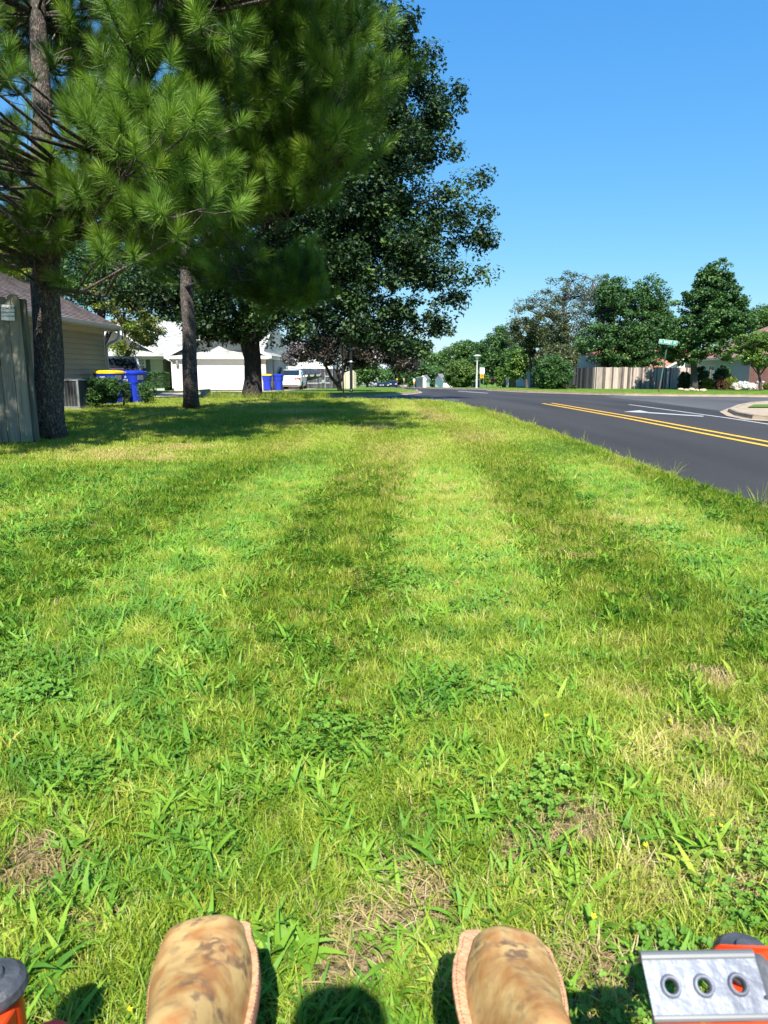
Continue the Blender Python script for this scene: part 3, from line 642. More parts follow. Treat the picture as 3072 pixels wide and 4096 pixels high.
for i, (u, Y, ells, m, lb, k) in enumerate([
    (2655, 88, [E(2650, 1330, 88, 60, 80), E(2620, 1260, 90, 50, 60), E(2690, 1400, 86, 50, 50)], 'leaf_dark', 'dark tree filling the gap between the wide dark tree and the cone-shaped one', 'elm_tree'),
    (1745, 170, [E(1740, 1480, 170, 50, 55), E(1710, 1460, 172, 40, 50), E(1680, 1480, 172, 40, 40)], 'leaf_mid', 'light green tree behind the far red stop sign', 'locust_tree'),
    (1690, 150, [E(1700, 1500, 150, 50, 45), E(1660, 1510, 150, 36, 40), E(1740, 1510, 148, 40, 36)], 'leaf_dark', 'dark bushy evergreen beside the far white fence', 'cedar_tree'),
    (1610, 260, [E(1600, 1500, 260, 40, 36), E(1630, 1480, 260, 30, 30)], 'leaf_dark', 'dark far tree above the distant pavement bend', 'elm_tree'),
    (1545, 300, [E(1545, 1510, 300, 38, 30), E(1575, 1520, 300, 26, 24)], 'leaf_mid', 'distant rounded tree above the oncoming dark cars', 'elm_tree'),
    (1470, 130, [E(1470, 1470, 130, 50, 42), E(1440, 1500, 130, 50, 36), E(1500, 1500, 130, 30, 26)], 'leaf_mid', 'green tree behind the silver car by the road', 'elm_tree'),
    (1780, 190, [E(1770, 1450, 190, 34, 40), E(1795, 1490, 188, 40, 40)], 'leaf_mid', 'pale distant tree left of the big round bush', 'elm_tree'),
    (2180, 62, [E(2190, 1440, 62, 50, 50), E(2250, 1430, 62, 60, 50), E(2210, 1410, 62, 40, 30)], 'leaf_olive', 'soft olive juniper tree above the big corner bush', 'juniper_tree'),
    (2100, 84, [E(2080, 1440, 84, 50, 45), E(2060, 1480, 84, 40, 36), E(2120, 1440, 84, 40, 34)], 'leaf_lime', 'bright green shrub tree behind the shed with orange roof', 'dogwood_tree'),
    (2340, 84, [E(2330, 1430, 84, 46, 60), E(2350, 1480, 84, 40, 40)], 'leaf_lime', 'bright green tree glimpsed between the two leaning trunks', 'dogwood_tree'),
    (3040, 84, [E(3060, 1275, 84, 90, 45), E(3010, 1300, 84, 60, 40)], 'leaf_mid', 'pale green tree rising above the reddish roof at the right edge', 'maple_tree')]):
    Yk = Y
    tree(k, lb, u, Y, (ells[0][2] and 1500), .02*Y**.5, ells, m, nclump=150, per=70, leaf=.0028*Y, rc=.0075*Y, seed=40+i, group=None, limbs=8)
tree('dogwood_tree', 'small tree with layered light green branches at the right edge before the brick wall', 3025, 49, 1440, .09, [E(3010, 1380, 49, 75, 50, 1.3), E(3070, 1370, 49, 80, 45, 1.3), E(2960, 1420, 49, 60, 36, 1), E(3050, 1440, 49, 70, 32, 1.2)], 'leaf_lime', nclump=200, per=70, leaf=.13, rc=.3, seed=60, flat=.45)
# shrubs
def shrub(name, label, u, v0, v1, ru, Y, mat, seed, per=80, ncl=None, leaf=None, rc=None, group=None, cat='shrub', ry=None, kind='ovate', flat=.8):
    vc = (v0+v1)/2; ells = [E(u, vc+4, Y, ru, (v1-v0)/2, ry)]
    return broadleaf(name, label, ground_at(u, Y), [(ground_at(u, Y), .03), (at(u, vc, Y), .02)], ells, M[mat], M['bark_grey'], ncl or int(60+ru*1.6), per, leaf or .0024*Y, rc or ru*.23*Y/FPX, kind, seed, tr=.03, limbs=6, cat=cat, group=group, shell=.25, crown_name='foliage', flat=flat)
shrub('round_bush', 'big round olive-topped bush on the lawn beside the white lamp post', 1842, 1440, 1546, 58, 100, 'leaf_bush', 70, ncl=300)
shrub('corner_bush', 'tall dark spreading bush against the black fence end', 2210, 1420, 1552, 74, 57, 'leaf_dark', 71, ncl=330)
shrub('cedar_shrub', 'upright narrow cedar on the lawn left of the brown fence', 1996, 1464, 1541, 17, 92, 'leaf_lime', 72, ncl=130)
shrub('dwarf_bush', 'low lime green bush behind the speed sign', 1941, 1508, 1532, 17, 96, 'leaf_lime', 73)
shrub('barberry_bush', 'small dark red bush between the lime bush and the cedar', 1966, 1506, 1532, 12, 97, 'leaf_purple', 74)
shrub('garden_shrub', 'dark olive shrub left of the corner tree trunk', 2738, 1486, 1556, 26, 56, 'leaf_olive', 75, group='shrubs in the right corner bed')
shrub('garden_shrub', 'tall dark green shrub right of the corner tree trunk', 2800, 1464, 1552, 30, 56.5, 'leaf_dark', 76, group='shrubs in the right corner bed')
shrub('garden_shrub', 'low yellowish shrub between the two tall dark ones', 2832, 1508, 1553, 22, 55, 'leaf_yg', 77, group='shrubs in the right corner bed')
shrub('garden_shrub', 'tall dark green shrub below the grey gable window', 2890, 1460, 1545, 30, 57, 'leaf_dark', 78, group='shrubs in the right corner bed')
shrub('garden_shrub', 'reddish shrub left of the white blossoms', 2885, 1508, 1556, 20, 54.5, 'leaf_red', 79, group='shrubs in the right corner bed')
shrub('garden_shrub', 'rounded yellow-green shrub touching the white blossoms', 2926, 1506, 1556, 20, 55, 'leaf_yg', 80, group='shrubs in the right corner bed')
shrub('flower_bush', 'mound of white blossoms in the bed before the grey wall', 2972, 1526, 1556, 42, 54.5, 'petal', 81, cat='flowers')
shrub('garden_shrub', 'low clipped green shrub at the very right edge of the bed', 3070, 1530, 1556, 14, 53, 'leaf_yg', 82, group='shrubs in the right corner bed')
shrub('rose_bush', 'small rose bush in the mulch by the black fence, left one', 2256, 1530, 1552, 9, 56, 'leaf_olive', 83, ncl=24)
shrub('rose_bush', 'small rose bush in the mulch by the black fence, right one', 2292, 1532, 1552, 9, 57, 'leaf_olive', 84, ncl=24)
broadleaf('hedge_bush', 'dark leafy shrub between the air conditioner and the rolling bins', ground_at(400, 19.8), [(ground_at(400, 19.8), .03), (at(400, 1560, 19.8), .02)], [E(380, 1565, 19.9, 60, 52, .5), E(430, 1560, 20.2, 45, 50, .5), E(350, 1590, 19.8, 40, 40, .4)], M['leaf_hedge'], M['bark_grey'], 320, 110, .045, .16, 'ovate', 85, tr=.03, limbs=8, cat='shrub', shell=.3, crown_name='foliage')
shrub('bin_shrub', 'small dark shrub right of the two rolling bins', 590, 1530, 1600, 32, 22.4, 'leaf_dark', 86, per=70, ncl=60, leaf=.05, rc=.14)
shrub('sprig_shrub', 'thin leafy sprigs growing between the two rolling bins', 505, 1510, 1600, 14, 20.4, 'leaf_hedge', 87, per=60, ncl=30, leaf=.04, rc=.09)
def clipped(name, label, u0, u1, v0, v1, Y, dep, mat, seed):
    a, b_ = at(u0, v0, Y), at(u1, v1, Y); rng = np.random.default_rng(seed)
    c = Vector(((a.x+b_.x)/2, Y+dep/2, b_.z)); t = thing(name, label, 'hedge', c)
    n = 9000; Pn = rng.random((n, 3)); k = rng.integers(0, 3, n); 
    Pn[k == 0, 1] = rng.random((k == 0).sum())*.15; Pn[k == 1, 2] = 1-rng.random((k == 1).sum())*.12; Pn[k == 2, 0] = np.round(Pn[k == 2, 0])
    V = np.array([a.x, Y, b_.z])+Pn*np.array([b_.x-a.x, dep, a.z-b_.z])
    V_, F, kk = leaves(V, .07, 'ovate', rng, .5)
    npmesh('foliage', V_, F, M[mat], t, np.repeat(rng.random(n), kk))
clipped('clipped_hedge', 'dark boxy clipped hedge under the window of the white house', 572, 655, 1489, 1550, 45.5, 1.4, 'leaf_dark', 90)

# ------------------------------------------------------------------ buildings
M['siding_grey'] = plain('siding_beige_grey', (.35, .30, .19), .6, 0, .06, 1.2)
M['trim_grey'] = plain('trim_grey', (.42, .42, .38), .5, 0, .05, 2)
M['siding_light'] = plain('siding_light', (.55, .56, .54), .6, 0, .05, 1)
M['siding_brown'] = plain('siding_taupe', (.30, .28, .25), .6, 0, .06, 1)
M['siding_blue'] = plain('siding_bluegrey', (.36, .42, .46), .6, 0, .05, 1)
M['shingle_brown'] = shinglemat('shingle_brown', ((.13, .105, .10), (.20, .165, .155)))
M['shingle_white'] = shinglemat('shingle_pale', ((.36, .36, .32), (.47, .47, .43)))
M['shingle_red'] = shinglemat('shingle_red_brown', ((.25, .13, .10), (.36, .20, .16)))
M['shingle_orange'] = shinglemat('shingle_orange', ((.42, .19, .11), (.55, .28, .17)))
M['shingle_grey'] = shinglemat('shingle_grey', ((.16, .16, .17), (.24, .24, .25)))
M['brick_white'] = brickmat('brick_white', (.58, .55, .50), (.68, .65, .60), (.45, .43, .4))
M['brick_dark'] = brickmat('brick_dark', (.09, .045, .038), (.14, .065, .05), (.14, .12, .11))
M['wood_grey'] = woodmat('wood_grey', [(.04, .036, .028), (.12, .115, .09), (.19, .185, .15), (.27, .25, .19)])
M['wood_fence'] = woodmat('wood_weathered', [(.10, .08, .07), (.26, .21, .18), (.40, .33, .28), (.52, .42, .34)])
M['wood_black_shade'] = woodmat('wood_black_shade', [(.02, .02, .024), (.045, .045, .05), (.07, .07, .075), (.10, .09, .09)])  # black wood; on two fences the dark colour stands in for shade
M['wood_brown'] = woodmat('wood_brown', [(.035, .018, .013), (.06, .032, .024), (.09, .05, .036), (.2, .13, .09)])
M['wood_new'] = woodmat('wood_new', [(.40, .34, .22), (.52, .46, .32), (.62, .56, .40), (.66, .6, .45)])
M['shutter'] = plain('shutter_blue', (.07, .10, .13), .6, 0, .08)
M['door_brown'] = plain('door_brown', (.16, .12, .10), .6, 0, .08)
def uvq(L, H): return [(0, 0), (L, 0), (L, H), (0, H)]
def window(parent, c, w, h, nrm_rz, cols=2, rows=4, mat='white', frame=.07):
    """window facing local -Y turned by nrm_rz; frame, glass as part and sub-part"""
    mb = MB(); rot = Matrix.Rotation(nrm_rz, 4, 'Z'); C = Vector(c)
    def bx(m, x, y, z, dx, dy, dz): p = C + (rot @ Vector((x, y, z))); m.box(p, (dx, dy, dz), rz=nrm_rz)
    bx(mb, -w/2, 0, 0, frame, .06, h+frame); bx(mb, w/2, 0, 0, frame, .06, h+frame); bx(mb, 0, -.003, h/2, w-frame, .06, frame); bx(mb, 0, -.003, -h/2, w-frame, .07, frame); bx(mb, 0, -.004, 0, w-frame, .05, frame*.7)
    for i in range(1, cols): bx(mb, -w/2+w*i/cols, .004, 0, .018, .03, h-frame)
    for i in range(1, rows):
        if i*2 != rows: bx(mb, 0, .002, -h/2+h*i/rows, w-frame, .03, .018)
    f = build('window', mb, M[mat], parent); g = MB(); bx(g, 0, .022, 0, w-.02, .012, h-.02)
    p = build('pane', g, M['glass'], f); return f
# grey house on the left: long siding wall, brown roof, gutter and downspout
H = thing('grey_house', 'long beige-grey house with brown shingle roof behind the plank fence and rolling bins', 'house', (-10, 17, 0))
Y1 = 26.05; ZE = 2.42
w = MB(); w.laps((-10, 6, .25), (0, Y1-6, 0), (0, 0, ZE-.27), .165, .045, (1, 0, 0)); 
w.face([(-10, Y1, 0), (-20, Y1, 0), (-20, Y1, ZE), (-15, Y1, ZE+2.55), (-10, Y1, ZE)], [(0, 0), (1, 0), (1, 1), (.5, 1.5), (0, 1)])
w.face([(-10.01, 6, 0), (-20, 6, 0), (-20, 6, ZE), (-15, 6, ZE+2.55), (-10.01, 6, ZE)], [(0, 0), (1, 0), (1, 1), (.5, 1.5), (0, 1)])
build('wall', w, M['siding_grey'], H)
w = MB(); w.box((-10.03, 16, .1), (.1, 20.05, .34)); build('foundation', w, M['concrete'], H)
w = MB(); w.box((-9.985, Y1-.04, 1.3), (.06, .12, 2.2)); w.box((-9.97, 16, ZE-.06), (.05, 20.1, .12)); build('corner_trim', w, M['trim_grey'], H)
w = MB(); w.box((-9.78, 16.1, ZE-.0), (.46, 20.6, .03)); w.box((-9.56, 16.1, ZE+.07), (.03, 20.6, .17)); build('soffit', w, M['trim_grey'], H)
w = MB(); w.laps((-9.5, 5.7, ZE+.16), (0, Y1+.35-5.7, 0), (-5.5, 0, 2.75), .145, .02, (.45, 0, .9)); w.face([(-20.5, 5.7, ZE+.16), (-15, 5.7, ZE+2.91), (-15, Y1+.35, ZE+2.91), (-20.5, Y1+.35, ZE+.16)], uvq(6, 20))
build('roof', w, M['shingle_brown'], H)
w = MB()
pr = [(0, .0), (.11, .0), (.13, .05), (.13, .13), (.115, .13), (.10, .03), (0, .02)]
o = len(w.v)
for y in (5.7, Y1+.33):
    for a, b_ in pr: w.vert((-9.53+a, y, ZE+.03+b_))
for i in range(len(pr)-1): w.f.append([o+i, o+i+1, o+len(pr)+i+1, o+len(pr)+i])
w.f.append([o+i for i in range(len(pr))]); w.f.append([o+len(pr)+i for i in range(len(pr))])
build('gutter', w, M['trim_grey'], H)
w = MB(); yd = Y1+.06; path = [(-9.46, yd, ZE+.04), (-9.46, yd, ZE-.14), (-9.50, yd, ZE-.26), (-9.62, yd-.01, ZE-.36), (-9.82, yd-.02, ZE-.44), (-9.92, yd-.02, ZE-.56), (-9.93, yd-.02, ZE-.8), (-9.93, yd-.02, .25), (-9.85, yd-.02, .1)]
w.tube(path, .05, 8); build('downspout', w, M['trim_grey'], H, smooth=True)
w = MB()
for s, y in ((1, Y1+.30),): w.prism([(-9.5, y, ZE+.02), (-9.5, y, ZE+.15), (-15, y, ZE+2.9), (-15, y, ZE+2.76)], (0, .03, 0))
build('rake_board', w, M['trim_grey'], H)

# white house across the side street
z0 = hz(48)+.17
X = lambda u, Y: at(u, 1480, Y).x
XG0, XG1 = X(690, 48), X(1063, 48); XD0, XD1 = X(786, 48), X(1040, 48); XE0, XE1 = X(663, 47.75), X(1085, 47.75); XC = (XE0+XE1)/2
ze = at(1000, 1425, 47.5).z; zap = at(870, 1316, 47.5).z
W = thing('white_house', 'white brick house with pale shingle roof and big white garage door across the side street', 'house', ((XG0+XG1)/2, 48, z0))
def quadbrick(mb, x0, x1, y, za, zb): mb.face([(x0, y, za), (x1, y, za), (x1, y, zb), (x0, y, zb)], [(x0, za), (x1, za), (x1, zb), (x0, zb)])
dh = z0+2.12
w = MB(); quadbrick(w, XG0, XD0, 48, z0-.3, ze); quadbrick(w, XD1, XG1, 48, z0-.3, ze); quadbrick(w, XD0, XD1, 48, dh, ze)
YL = 49.6; XL1 = X(653, YL); XL0 = XL1-7.5; wx = X(561, YL); ww = X(583, YL)-X(540, YL); wz0, wz1 = at(560, 1487, YL).z, at(560, 1434, YL).z
quadbrick(w, XL0, wx-ww/2, YL, z0-.3, ze); quadbrick(w, wx+ww/2, XL1, YL, z0-.3, ze); quadbrick(w, wx-ww/2, wx+ww/2, YL, z0-.3, wz0); quadbrick(w, wx-ww/2, wx+ww/2, YL, wz1, ze+.05)
w.face([(XL1, YL, z0-.3), (XL1, 52, z0-.3), (XL1, 52, ze), (XL1, YL, ze)], [(0, z0-.3), (2.4, z0-.3), (2.4, ze), (0, ze)])
w.face([(XG0, 52, z0-.3), (XG0, 48, z0-.3), (XG0, 48, ze), (XG0, 52, ze)], [(0, z0-.3), (4, z0-.3), (4, ze), (0, ze)])
build('wall', w, M['brick_white'], W)
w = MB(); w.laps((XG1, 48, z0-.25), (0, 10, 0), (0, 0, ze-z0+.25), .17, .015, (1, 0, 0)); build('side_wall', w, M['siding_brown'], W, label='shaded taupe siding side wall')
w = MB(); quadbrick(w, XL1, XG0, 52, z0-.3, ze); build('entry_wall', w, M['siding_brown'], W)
w = MB(); xm = (XL1+XG0)/2+.1; w.box((xm, 51.95, z0+1.0), (.85, .06, 2.0)); d_ = build('door', w, M['door_brown'], W)
w = MB(); w.lathe([(.0, -.03), (.03, -.03), (.03, .0)], (xm+.3, 51.9, z0+1.0), 10, 'y'); build('handle', w, M['steel'], d_)
w = MB(); n = 4; rh = (dh-z0-.02)/n
for r in range(n):
    za = z0+.01+rh*r; w.box(((XD0+XD1)/2, 48.12, za+rh/2), (XD1-XD0, .05, rh-.012))
    for c in range(8):
        cw = (XD1-XD0)/8; w.box((XD0+cw*(c+.5), 48.092, za+rh/2), (cw-.12, .012, rh-.16))
build('garage_door', w, M['white'], W)
w = MB(); w.box((XD0-.05, 47.99, (z0+dh)/2), (.1, .1, dh-z0)); w.box((XD1+.05, 47.99, (z0+dh)/2), (.1, .1, dh-z0)); w.box(((XD0+XD1)/2, 47.985, dh+.05), (XD1-XD0+.3, .1, .12)); build('door_frame', w, M['white'], W)
window(W, (wx, YL-.01, (wz0+wz1)/2), ww, wz1-wz0, 0, 3, 4, frame=.09)
w = MB(); sx0, sx1 = X(585, YL), X(602, YL); w.box(((sx0+sx1)/2, YL-.03, (wz0+wz1)/2), (sx1-sx0, .05, wz1-wz0+.06))
for i in range(12): w.box(((sx0+sx1)/2, YL-.06, wz0+.08+i*(wz1-wz0-.1)/12), (sx1-sx0-.07, .02, .03), rx=.5)
build('shutter', w, M['shutter'], W)
w = MB(); lx = X(713, 48); lz = at(713, 1450, 48).z; w.box((lx, 47.97, lz+.02), (.1, .05, .14)); w.tube([(lx, 47.95, lz+.12), (lx, 47.85, lz+.2), (lx, 47.8, lz+.13)], .012, 6); w.lathe([(.03, .13), (.09, .08), (.08, -.12), (.03, -.17), (.0, -.2)], (lx, 47.8, lz), 6); build('wall_lantern', w, M['steel'], W)
# roofs
w = MB(); zr = at(660, 1287, 54.2).z; ym = 47.75
w.laps((XL0-1, ym, ze), (XE1-.6-XL0+1, 0, 0), (0, 54.2-ym, zr-ze), .15, .012, (0, -.4, .9)); w.face([(XE1-.6, ym, ze), (XE1-.2, 60.6, ze), (XE1-3.8, 54.2, zr), (XE1-.62, 54.2, zr-.01)], uvq(6, 6)); w.face([(XL0-1, 60.6, ze), (XE1-.6, 60.6, ze), (XE1-.6, 54.2, zr), (XL0-1, 54.2, zr)][::-1], uvq(20, 6))
# front gable over the garage, with its short lower apron
yf = 47.7; zt = zap
def slopes(w, xa, xb, yf, zeave, zapex, yb):
    xc = (xa+xb)/2
    w.laps((xa, yb, zeave), (0, yf-yb, 0), (xc-xa, 0, zapex-zeave), .15, .012, (-(zapex-zeave), 0, xc-xa))
    w.laps((xb, yf, zeave), (0, yb-yf, 0), (xc-xb, 0, zapex-zeave), .15, .012, ((zapex-zeave), 0, xc-xa))
slopes(w, XE0, XE1, yf, ze+.04, zt, 54.0)
gxa, gxb = X(270, 48.6), X(662, 48.3); gap_z = at(465, 1312, 48.4).z
slopes(w, gxa, gxb, 48.4, ze+.04, gap_z, 54.0)
def apron(w, xa, xb, y0, zeave, zapex, k=.33):
    y1 = y0+.75; s = (zapex-zeave)/((xb-xa)/2); h = .62
    ins = h/s+.02
    w.laps((xa+ins*.4, y0+.02, zeave+.01), (xb-xa-ins*.8, 0, 0), (0, .78, h*.72), .15, .012, (0, -.6, .8))
    return y1, zeave+h*.7
apron(w, XE0+.1, XE1-.1, yf+.05, ze+.0, zt); apron(w, gxa+.1, gxb-.1, 48.45, ze+.0, gap_z)
build('roof', w, M['shingle_white'], W)
w = MB()
for (xa, xb, y0, za, zb) in ((XE0, XE1, yf+.74, ze, zt), (gxa, gxb, 48.4+.74, ze, gap_z)):
    xc = (xa+xb)/2; s = (zb-za)/((xb-xa)/2); k = 14
    for i in range(k):
        h0 = .30+(zb-za-.32)*i/k; h1 = .30+(zb-za-.32)*(i+1)/k; i0 = h0/s+.02; i1 = h1/s+.02
        w.face([(xa+i0, y0-.015, za+h0), (xb-i0, y0-.015, za+h0), (xb-i1, y0, za+h1), (xa+i1, y0, za+h1)])
build('gable_siding', w, M['siding_light'], W)
w = MB()
for (xa, xb, y0, za, zb) in ((XE0, XE1, yf-.03, ze, zt), (gxa, gxb, 48.37, ze, gap_z)):
    xc = (xa+xb)/2; t = .24
    w.prism([(xa-.05, y0, za-.14), (xa-.05, y0, za+.06), (xc, y0, zb+.06), (xc, y0, zb-.18)], (0, .04, 0))
    w.prism([(xb+.05, y0, za-.14), (xc, y0, zb-.18), (xc, y0, zb+.06), (xb+.05, y0, za+.06)], (0, .04, 0))
    w.box((xc, y0+.07, za-.06), (xb-xa-.1, .05, .2))
w.box(((XL1+XG0)/2, 48.2, ze-.06), (3.0, .05, .2)); w.box((XL0+1, 48.6, ze-.05), (9, .05, .2))
w.box((XG1+.28, 53, ze-.04), (.05, 10.8, .18))
build('fascia', w, M['white'], W)
w = MB(); w.box(((XE0+XE1)/2, 47.86, ze-.17), (XE1-XE0-.2, .26, .02)); w.box((XG1+.14, 53, ze-.14), (.28, 10.4, .02)); w.box((XL0+2.5, 49.0, ze-.17), (11, 1.2, .02)); build('soffit', w, M['white'], W)
w = MB(); dx = X(688, 47.9); w.tube([(dx-.3, 47.5, ze-.1), (dx-.1, 47.6, ze-.25), (dx, 47.9, ze-.35), (dx, 47.92, z0+.2), (dx+.05, 47.7, z0+.08)], .045, 8); build('downspout', w, M['white'], W)
w = MB(); w.tube([(XG1+.3, 57.9, ze-.1), (XG1+.1, 57.9, ze-.4), (XG1+.06, 57.9, z0)], .04, 6); build('downspout', w, M['shutter'], W)
w = MB(); w.box((XG1+.03, 51.5, z0+1), (.05, .9, 2.0)); build('side_door', w, M['greysign'], W)
w = MB(); w.box((XG1+.1, 54.5, z0+1.2), (.15, .4, .6)); build('utility_box', w, M['greysign'], W)
w = MB(); w.tube([(X(660, 53), 53.6, zr-.3), (X(660, 53), 53.6, zr+.12)], .09, 8); build('roof_vent', w, M['white'], W)

def simple_house(name, label, c, w_, d_, hw, rise, rz, wallm, roofm, ov=.4, axis='x', wins=(), cat='house', lap=.17):
    """gabled building, local frame: front faces -Y; ridge along axis"""
    t = thing(name, label, cat, c, rz); a, b_ = w_/2, d_/2
    w = MB(); w.laps((-a, -b_, 0), (w_, 0, 0), (0, 0, hw), lap, .014, (0, -1, 0)); w.laps((a, b_, 0), (-w_, 0, 0), (0, 0, hw), lap, .014, (0, 1, 0)); w.laps((a, -b_, 0), (0, d_, 0), (0, 0, hw), lap, .014, (1, 0, 0)); w.laps((-a, b_, 0), (0, -d_, 0), (0, 0, hw), lap, .014, (-1, 0, 0))
    if axis == 'y':
        for y in (-b_, b_): w.face([(-a, y, hw), (a, y, hw), (0, y, hw+rise)], [(0, 0), (1, 0), (.5, 1)])
    else:
        for x in (-a, a): w.face([(x, -b_, hw), (x, b_, hw), (x, 0, hw+rise)], [(0, 0), (1, 0), (.5, 1)])
    build('wall', w, M[wallm], t, local=True)
    w = MB()
    if axis == 'y':
        s = rise/a; e = hw-ov*s+.06
        w.laps((a+ov, -b_-ov, e), (0, d_+2*ov, 0), (-a-ov, 0, rise+ov*s), .16, .014, (rise, 0, a)); w.laps((-a-ov, b_+ov, e), (0, -d_-2*ov, 0), (a+ov, 0, rise+ov*s), .16, .014, (-rise, 0, a))
    else:
        s = rise/b_; e = hw-ov*s+.06
        w.laps((-a-ov, -b_-ov, e), (w_+2*ov, 0, 0), (0, b_+ov, rise+ov*s), .16, .014, (0, -rise, b_)); w.laps((a+ov, b_+ov, e), (-w_-2*ov, 0, 0), (0, -b_-ov, rise+ov*s), .16, .014, (0, rise, b_))
    build('roof', w, M[roofm], t, local=True)
    if axis == 'y':
        for y in (-b_-ov-.02, b_+ov):
            for s2 in (-1, 1): w = MB(); w.prism([(s2*(a+ov), y, e-.16), (s2*(a+ov), y, e), (0, y, hw+rise+.05), (0, y, hw+rise-.13)], (0, .02, 0)); build('fascia', w, M['white'], t, local=True)
    else:
        for y in (-b_-ov, b_+ov): w = MB(); w.box((0, y, e-.08), (w_+2*ov, .03, .16)); build('fascia', w, M['white'], t, local=True)
    for (x, z, ww, wh) in wins:
        f = MB(); f.box((x, -b_-.02, z), (ww+.12, .05, wh+.12)); ff = build('window', f, M['white'], t, local=True); f = MB(); f.box((x, -b_-.05, z), (ww, .02, wh)); build('pane', f, M['glass'], ff, local=True)
    return t
def gz(Y): return hz(Y)+.1
# right corner house: siding wall facing the road, dark brick front, hipped roof
xr = X(3000, 58); zg = gz(58)-.05
RH = thing('corner_house', 'grey siding house with dark brick front and reddish hipped roof at the right edge', 'house', (xr, 58, zg))
w = MB(); w.laps((xr, 70, zg-.3), (0, -12, 0), (0, 0, 2.95), .19, .016, (-1, 0, 0)); build('wall', w, M['siding_blue'], RH)
w = MB(); w.face([(xr, 58, zg-.3), (xr+14, 58, zg-.3), (xr+14, 58, zg+2.7), (xr, 58, zg+2.7)], uvq(14, 3)); build('brick_wall', w, M['brick_dark'], RH)
w = MB(); e = zg+2.55; rz_ = e+3.4; y0_, y1_, x0_ = 57.5, 70.5, xr-.5
w.laps((x0_, y0_, e), (15, 0, 0), (0, 6.5, 3.4), .17, .015, (0, -.46, .88))
w.v = []; w.f = []; w.uv = {}; w.t = []
ym_ = (y0_+y1_)/2; k = 22
for i in range(k):
    f0, f1 = i/k, (i+1)/k
    for (pa, pb, pc, nr) in (((x0_, y0_), (x0_+16, y0_), 1, (0, -.46, .88)), ((x0_, y1_), (x0_, y0_), 2, (-.46, 0, .88))):
        n_ = Vector(nr)*.015
        if pc == 1: q = [(x0_+6.5*f0, y0_+6.5*f0, e+3.4*f0), (x0_+16, y0_+6.5*f0, e+3.4*f0), (x0_+16, y0_+6.5*f1, e+3.4*f1), (x0_+6.5*f1, y0_+6.5*f1, e+3.4*f1)]
        else: q = [(x0_+6.5*f0, y1_-6.5*f0, e+3.4*f0), (x0_+6.5*f0, y0_+6.5*f0, e+3.4*f0), (x0_+6.5*f1, y0_+6.5*f1, e+3.4*f1), (x0_+6.5*f1, y1_-6.5*f1, e+3.4*f1)]
        q = [Vector(p) for p in q]; q[0] += n_; q[1] += n_
        if pc == 1: uv = [(p.x, p.y*1.13) for p in q]
        else: uv = [(-p.y, p.x*1.13) for p in q]
        w.face(q, uv)
build('roof', w, M['shingle_red'], RH)
w = MB(); w.box((x0_, 64, e-.07), (.04, 13, .18)); w.box((x0_+8, y0_, e-.07), (16, .04, .18)); w.box((xr-.25, 64, e-.15), (.5, 13, .02)); build('fascia', w, M['white'], RH)
window(RH, (xr-.03, 64.7, zg+1.25), 1.1, 1.3, -math.pi/2, 2, 2)
# house with orange roof behind the picket fence
p = P(2560, 1500, 74); simple_house('orange_roof_house', 'low house with orange shingle roof behind the weathered picket fence', (p.x+1.5, 76, gz(74)), 14, 9, 2.5, 1.4, .05, 'siding_light', 'shingle_orange', wins=((-2, 1.4, 1, 1), (3, 1.4, 1.6, 1)))
p = P(2700, 1500, 70); simple_house('white_gable_shed', 'white gabled shed half hidden by the cone-shaped tree behind the picket fence', (p.x, 71, gz(70)), 4.0, 3.5, 2.1, .9, .3, 'white', 'shingle_orange', axis='y', cat='shed')
p = P(2560, 1500, 68)
t = thing('patio_cover', 'dark slatted patio cover behind the picket fence', 'pergola', (p.x, 68, gz(68)))
w = MB(); w.box((0, 0, 2.25), (4.6, .1, .16)); w.box((0, 2.4, 2.45), (4.6, .1, .16))
for i in range(13): w.box((-2.2+i*.365, 1.2, 2.38), (.05, 2.9, .14), rx=.08)
build('slatted_roof', w, M['wood_black_shade'], t, local=True)
for x in (-2.2, 2.2): w = MB(); w.box((x, 0, 1.1), (.11, .11, 2.2)); build('post', w, M['wood_black_shade'], t, local=True)
# small shed with orange roof
p = P(2132, 1484, 85); ca = (math.cos(.45), math.sin(.45))
simple_house('garden_shed', 'small shed with orange roof and sunlit gable painted white above the brown fence', (p.x+.6, 87, gz(86)+.1), 2.6, 3.6, 2.35, .95, .45, 'siding_blue', 'shingle_orange', ov=.15, axis='y', cat='shed')
w = MB(); w.face([(-1.29, -1.83, .02), (1.29, -1.83, .02), (1.29, -1.83, 2.3), (0, -1.83, 3.2), (-1.29, -1.83, 2.3)]); build('gable_front', w, M['white'], [o for o in sc.objects if o.name == 'garden_shed'][0], local=True)  # sunlit side of the shed: brightness put into a white face
p = P(1263, 1500, 88); simple_house('white_back_house', 'white house showing between plum leaves above the dark back fence', (p.x, 90, gz(88)), 4.4, 7, 3.3, 1.0, 0, 'white', 'shingle_grey', ov=.08, wins=((-.9, 1.9, .9, .8), (.6, 1.9, .7, .8)))
p = P(1120, 1500, 95); simple_house('grey_roof_house', 'far house with grey roof peeking past the white house side wall', (p.x, 98, gz(95)), 9, 7, 3.6, 2.4, .1, 'siding_light', 'shingle_grey')
p = P(1702, 1530, 112); simple_house('white_gable_house', 'small white gabled house by the far stop sign', (p.x, 114, gz(112)), 1.0, 4, 1.3, .5, -.2, 'white', 'shingle_grey', ov=.12, axis='y')
p = P(1788, 1530, 128); simple_house('grey_roof_garage', 'little white garage with grey roof left of the big round bush', (p.x, 130, gz(128)), 2.6, 4, 1.5, .8, .3, 'white', 'shingle_grey', axis='x', cat='garage')
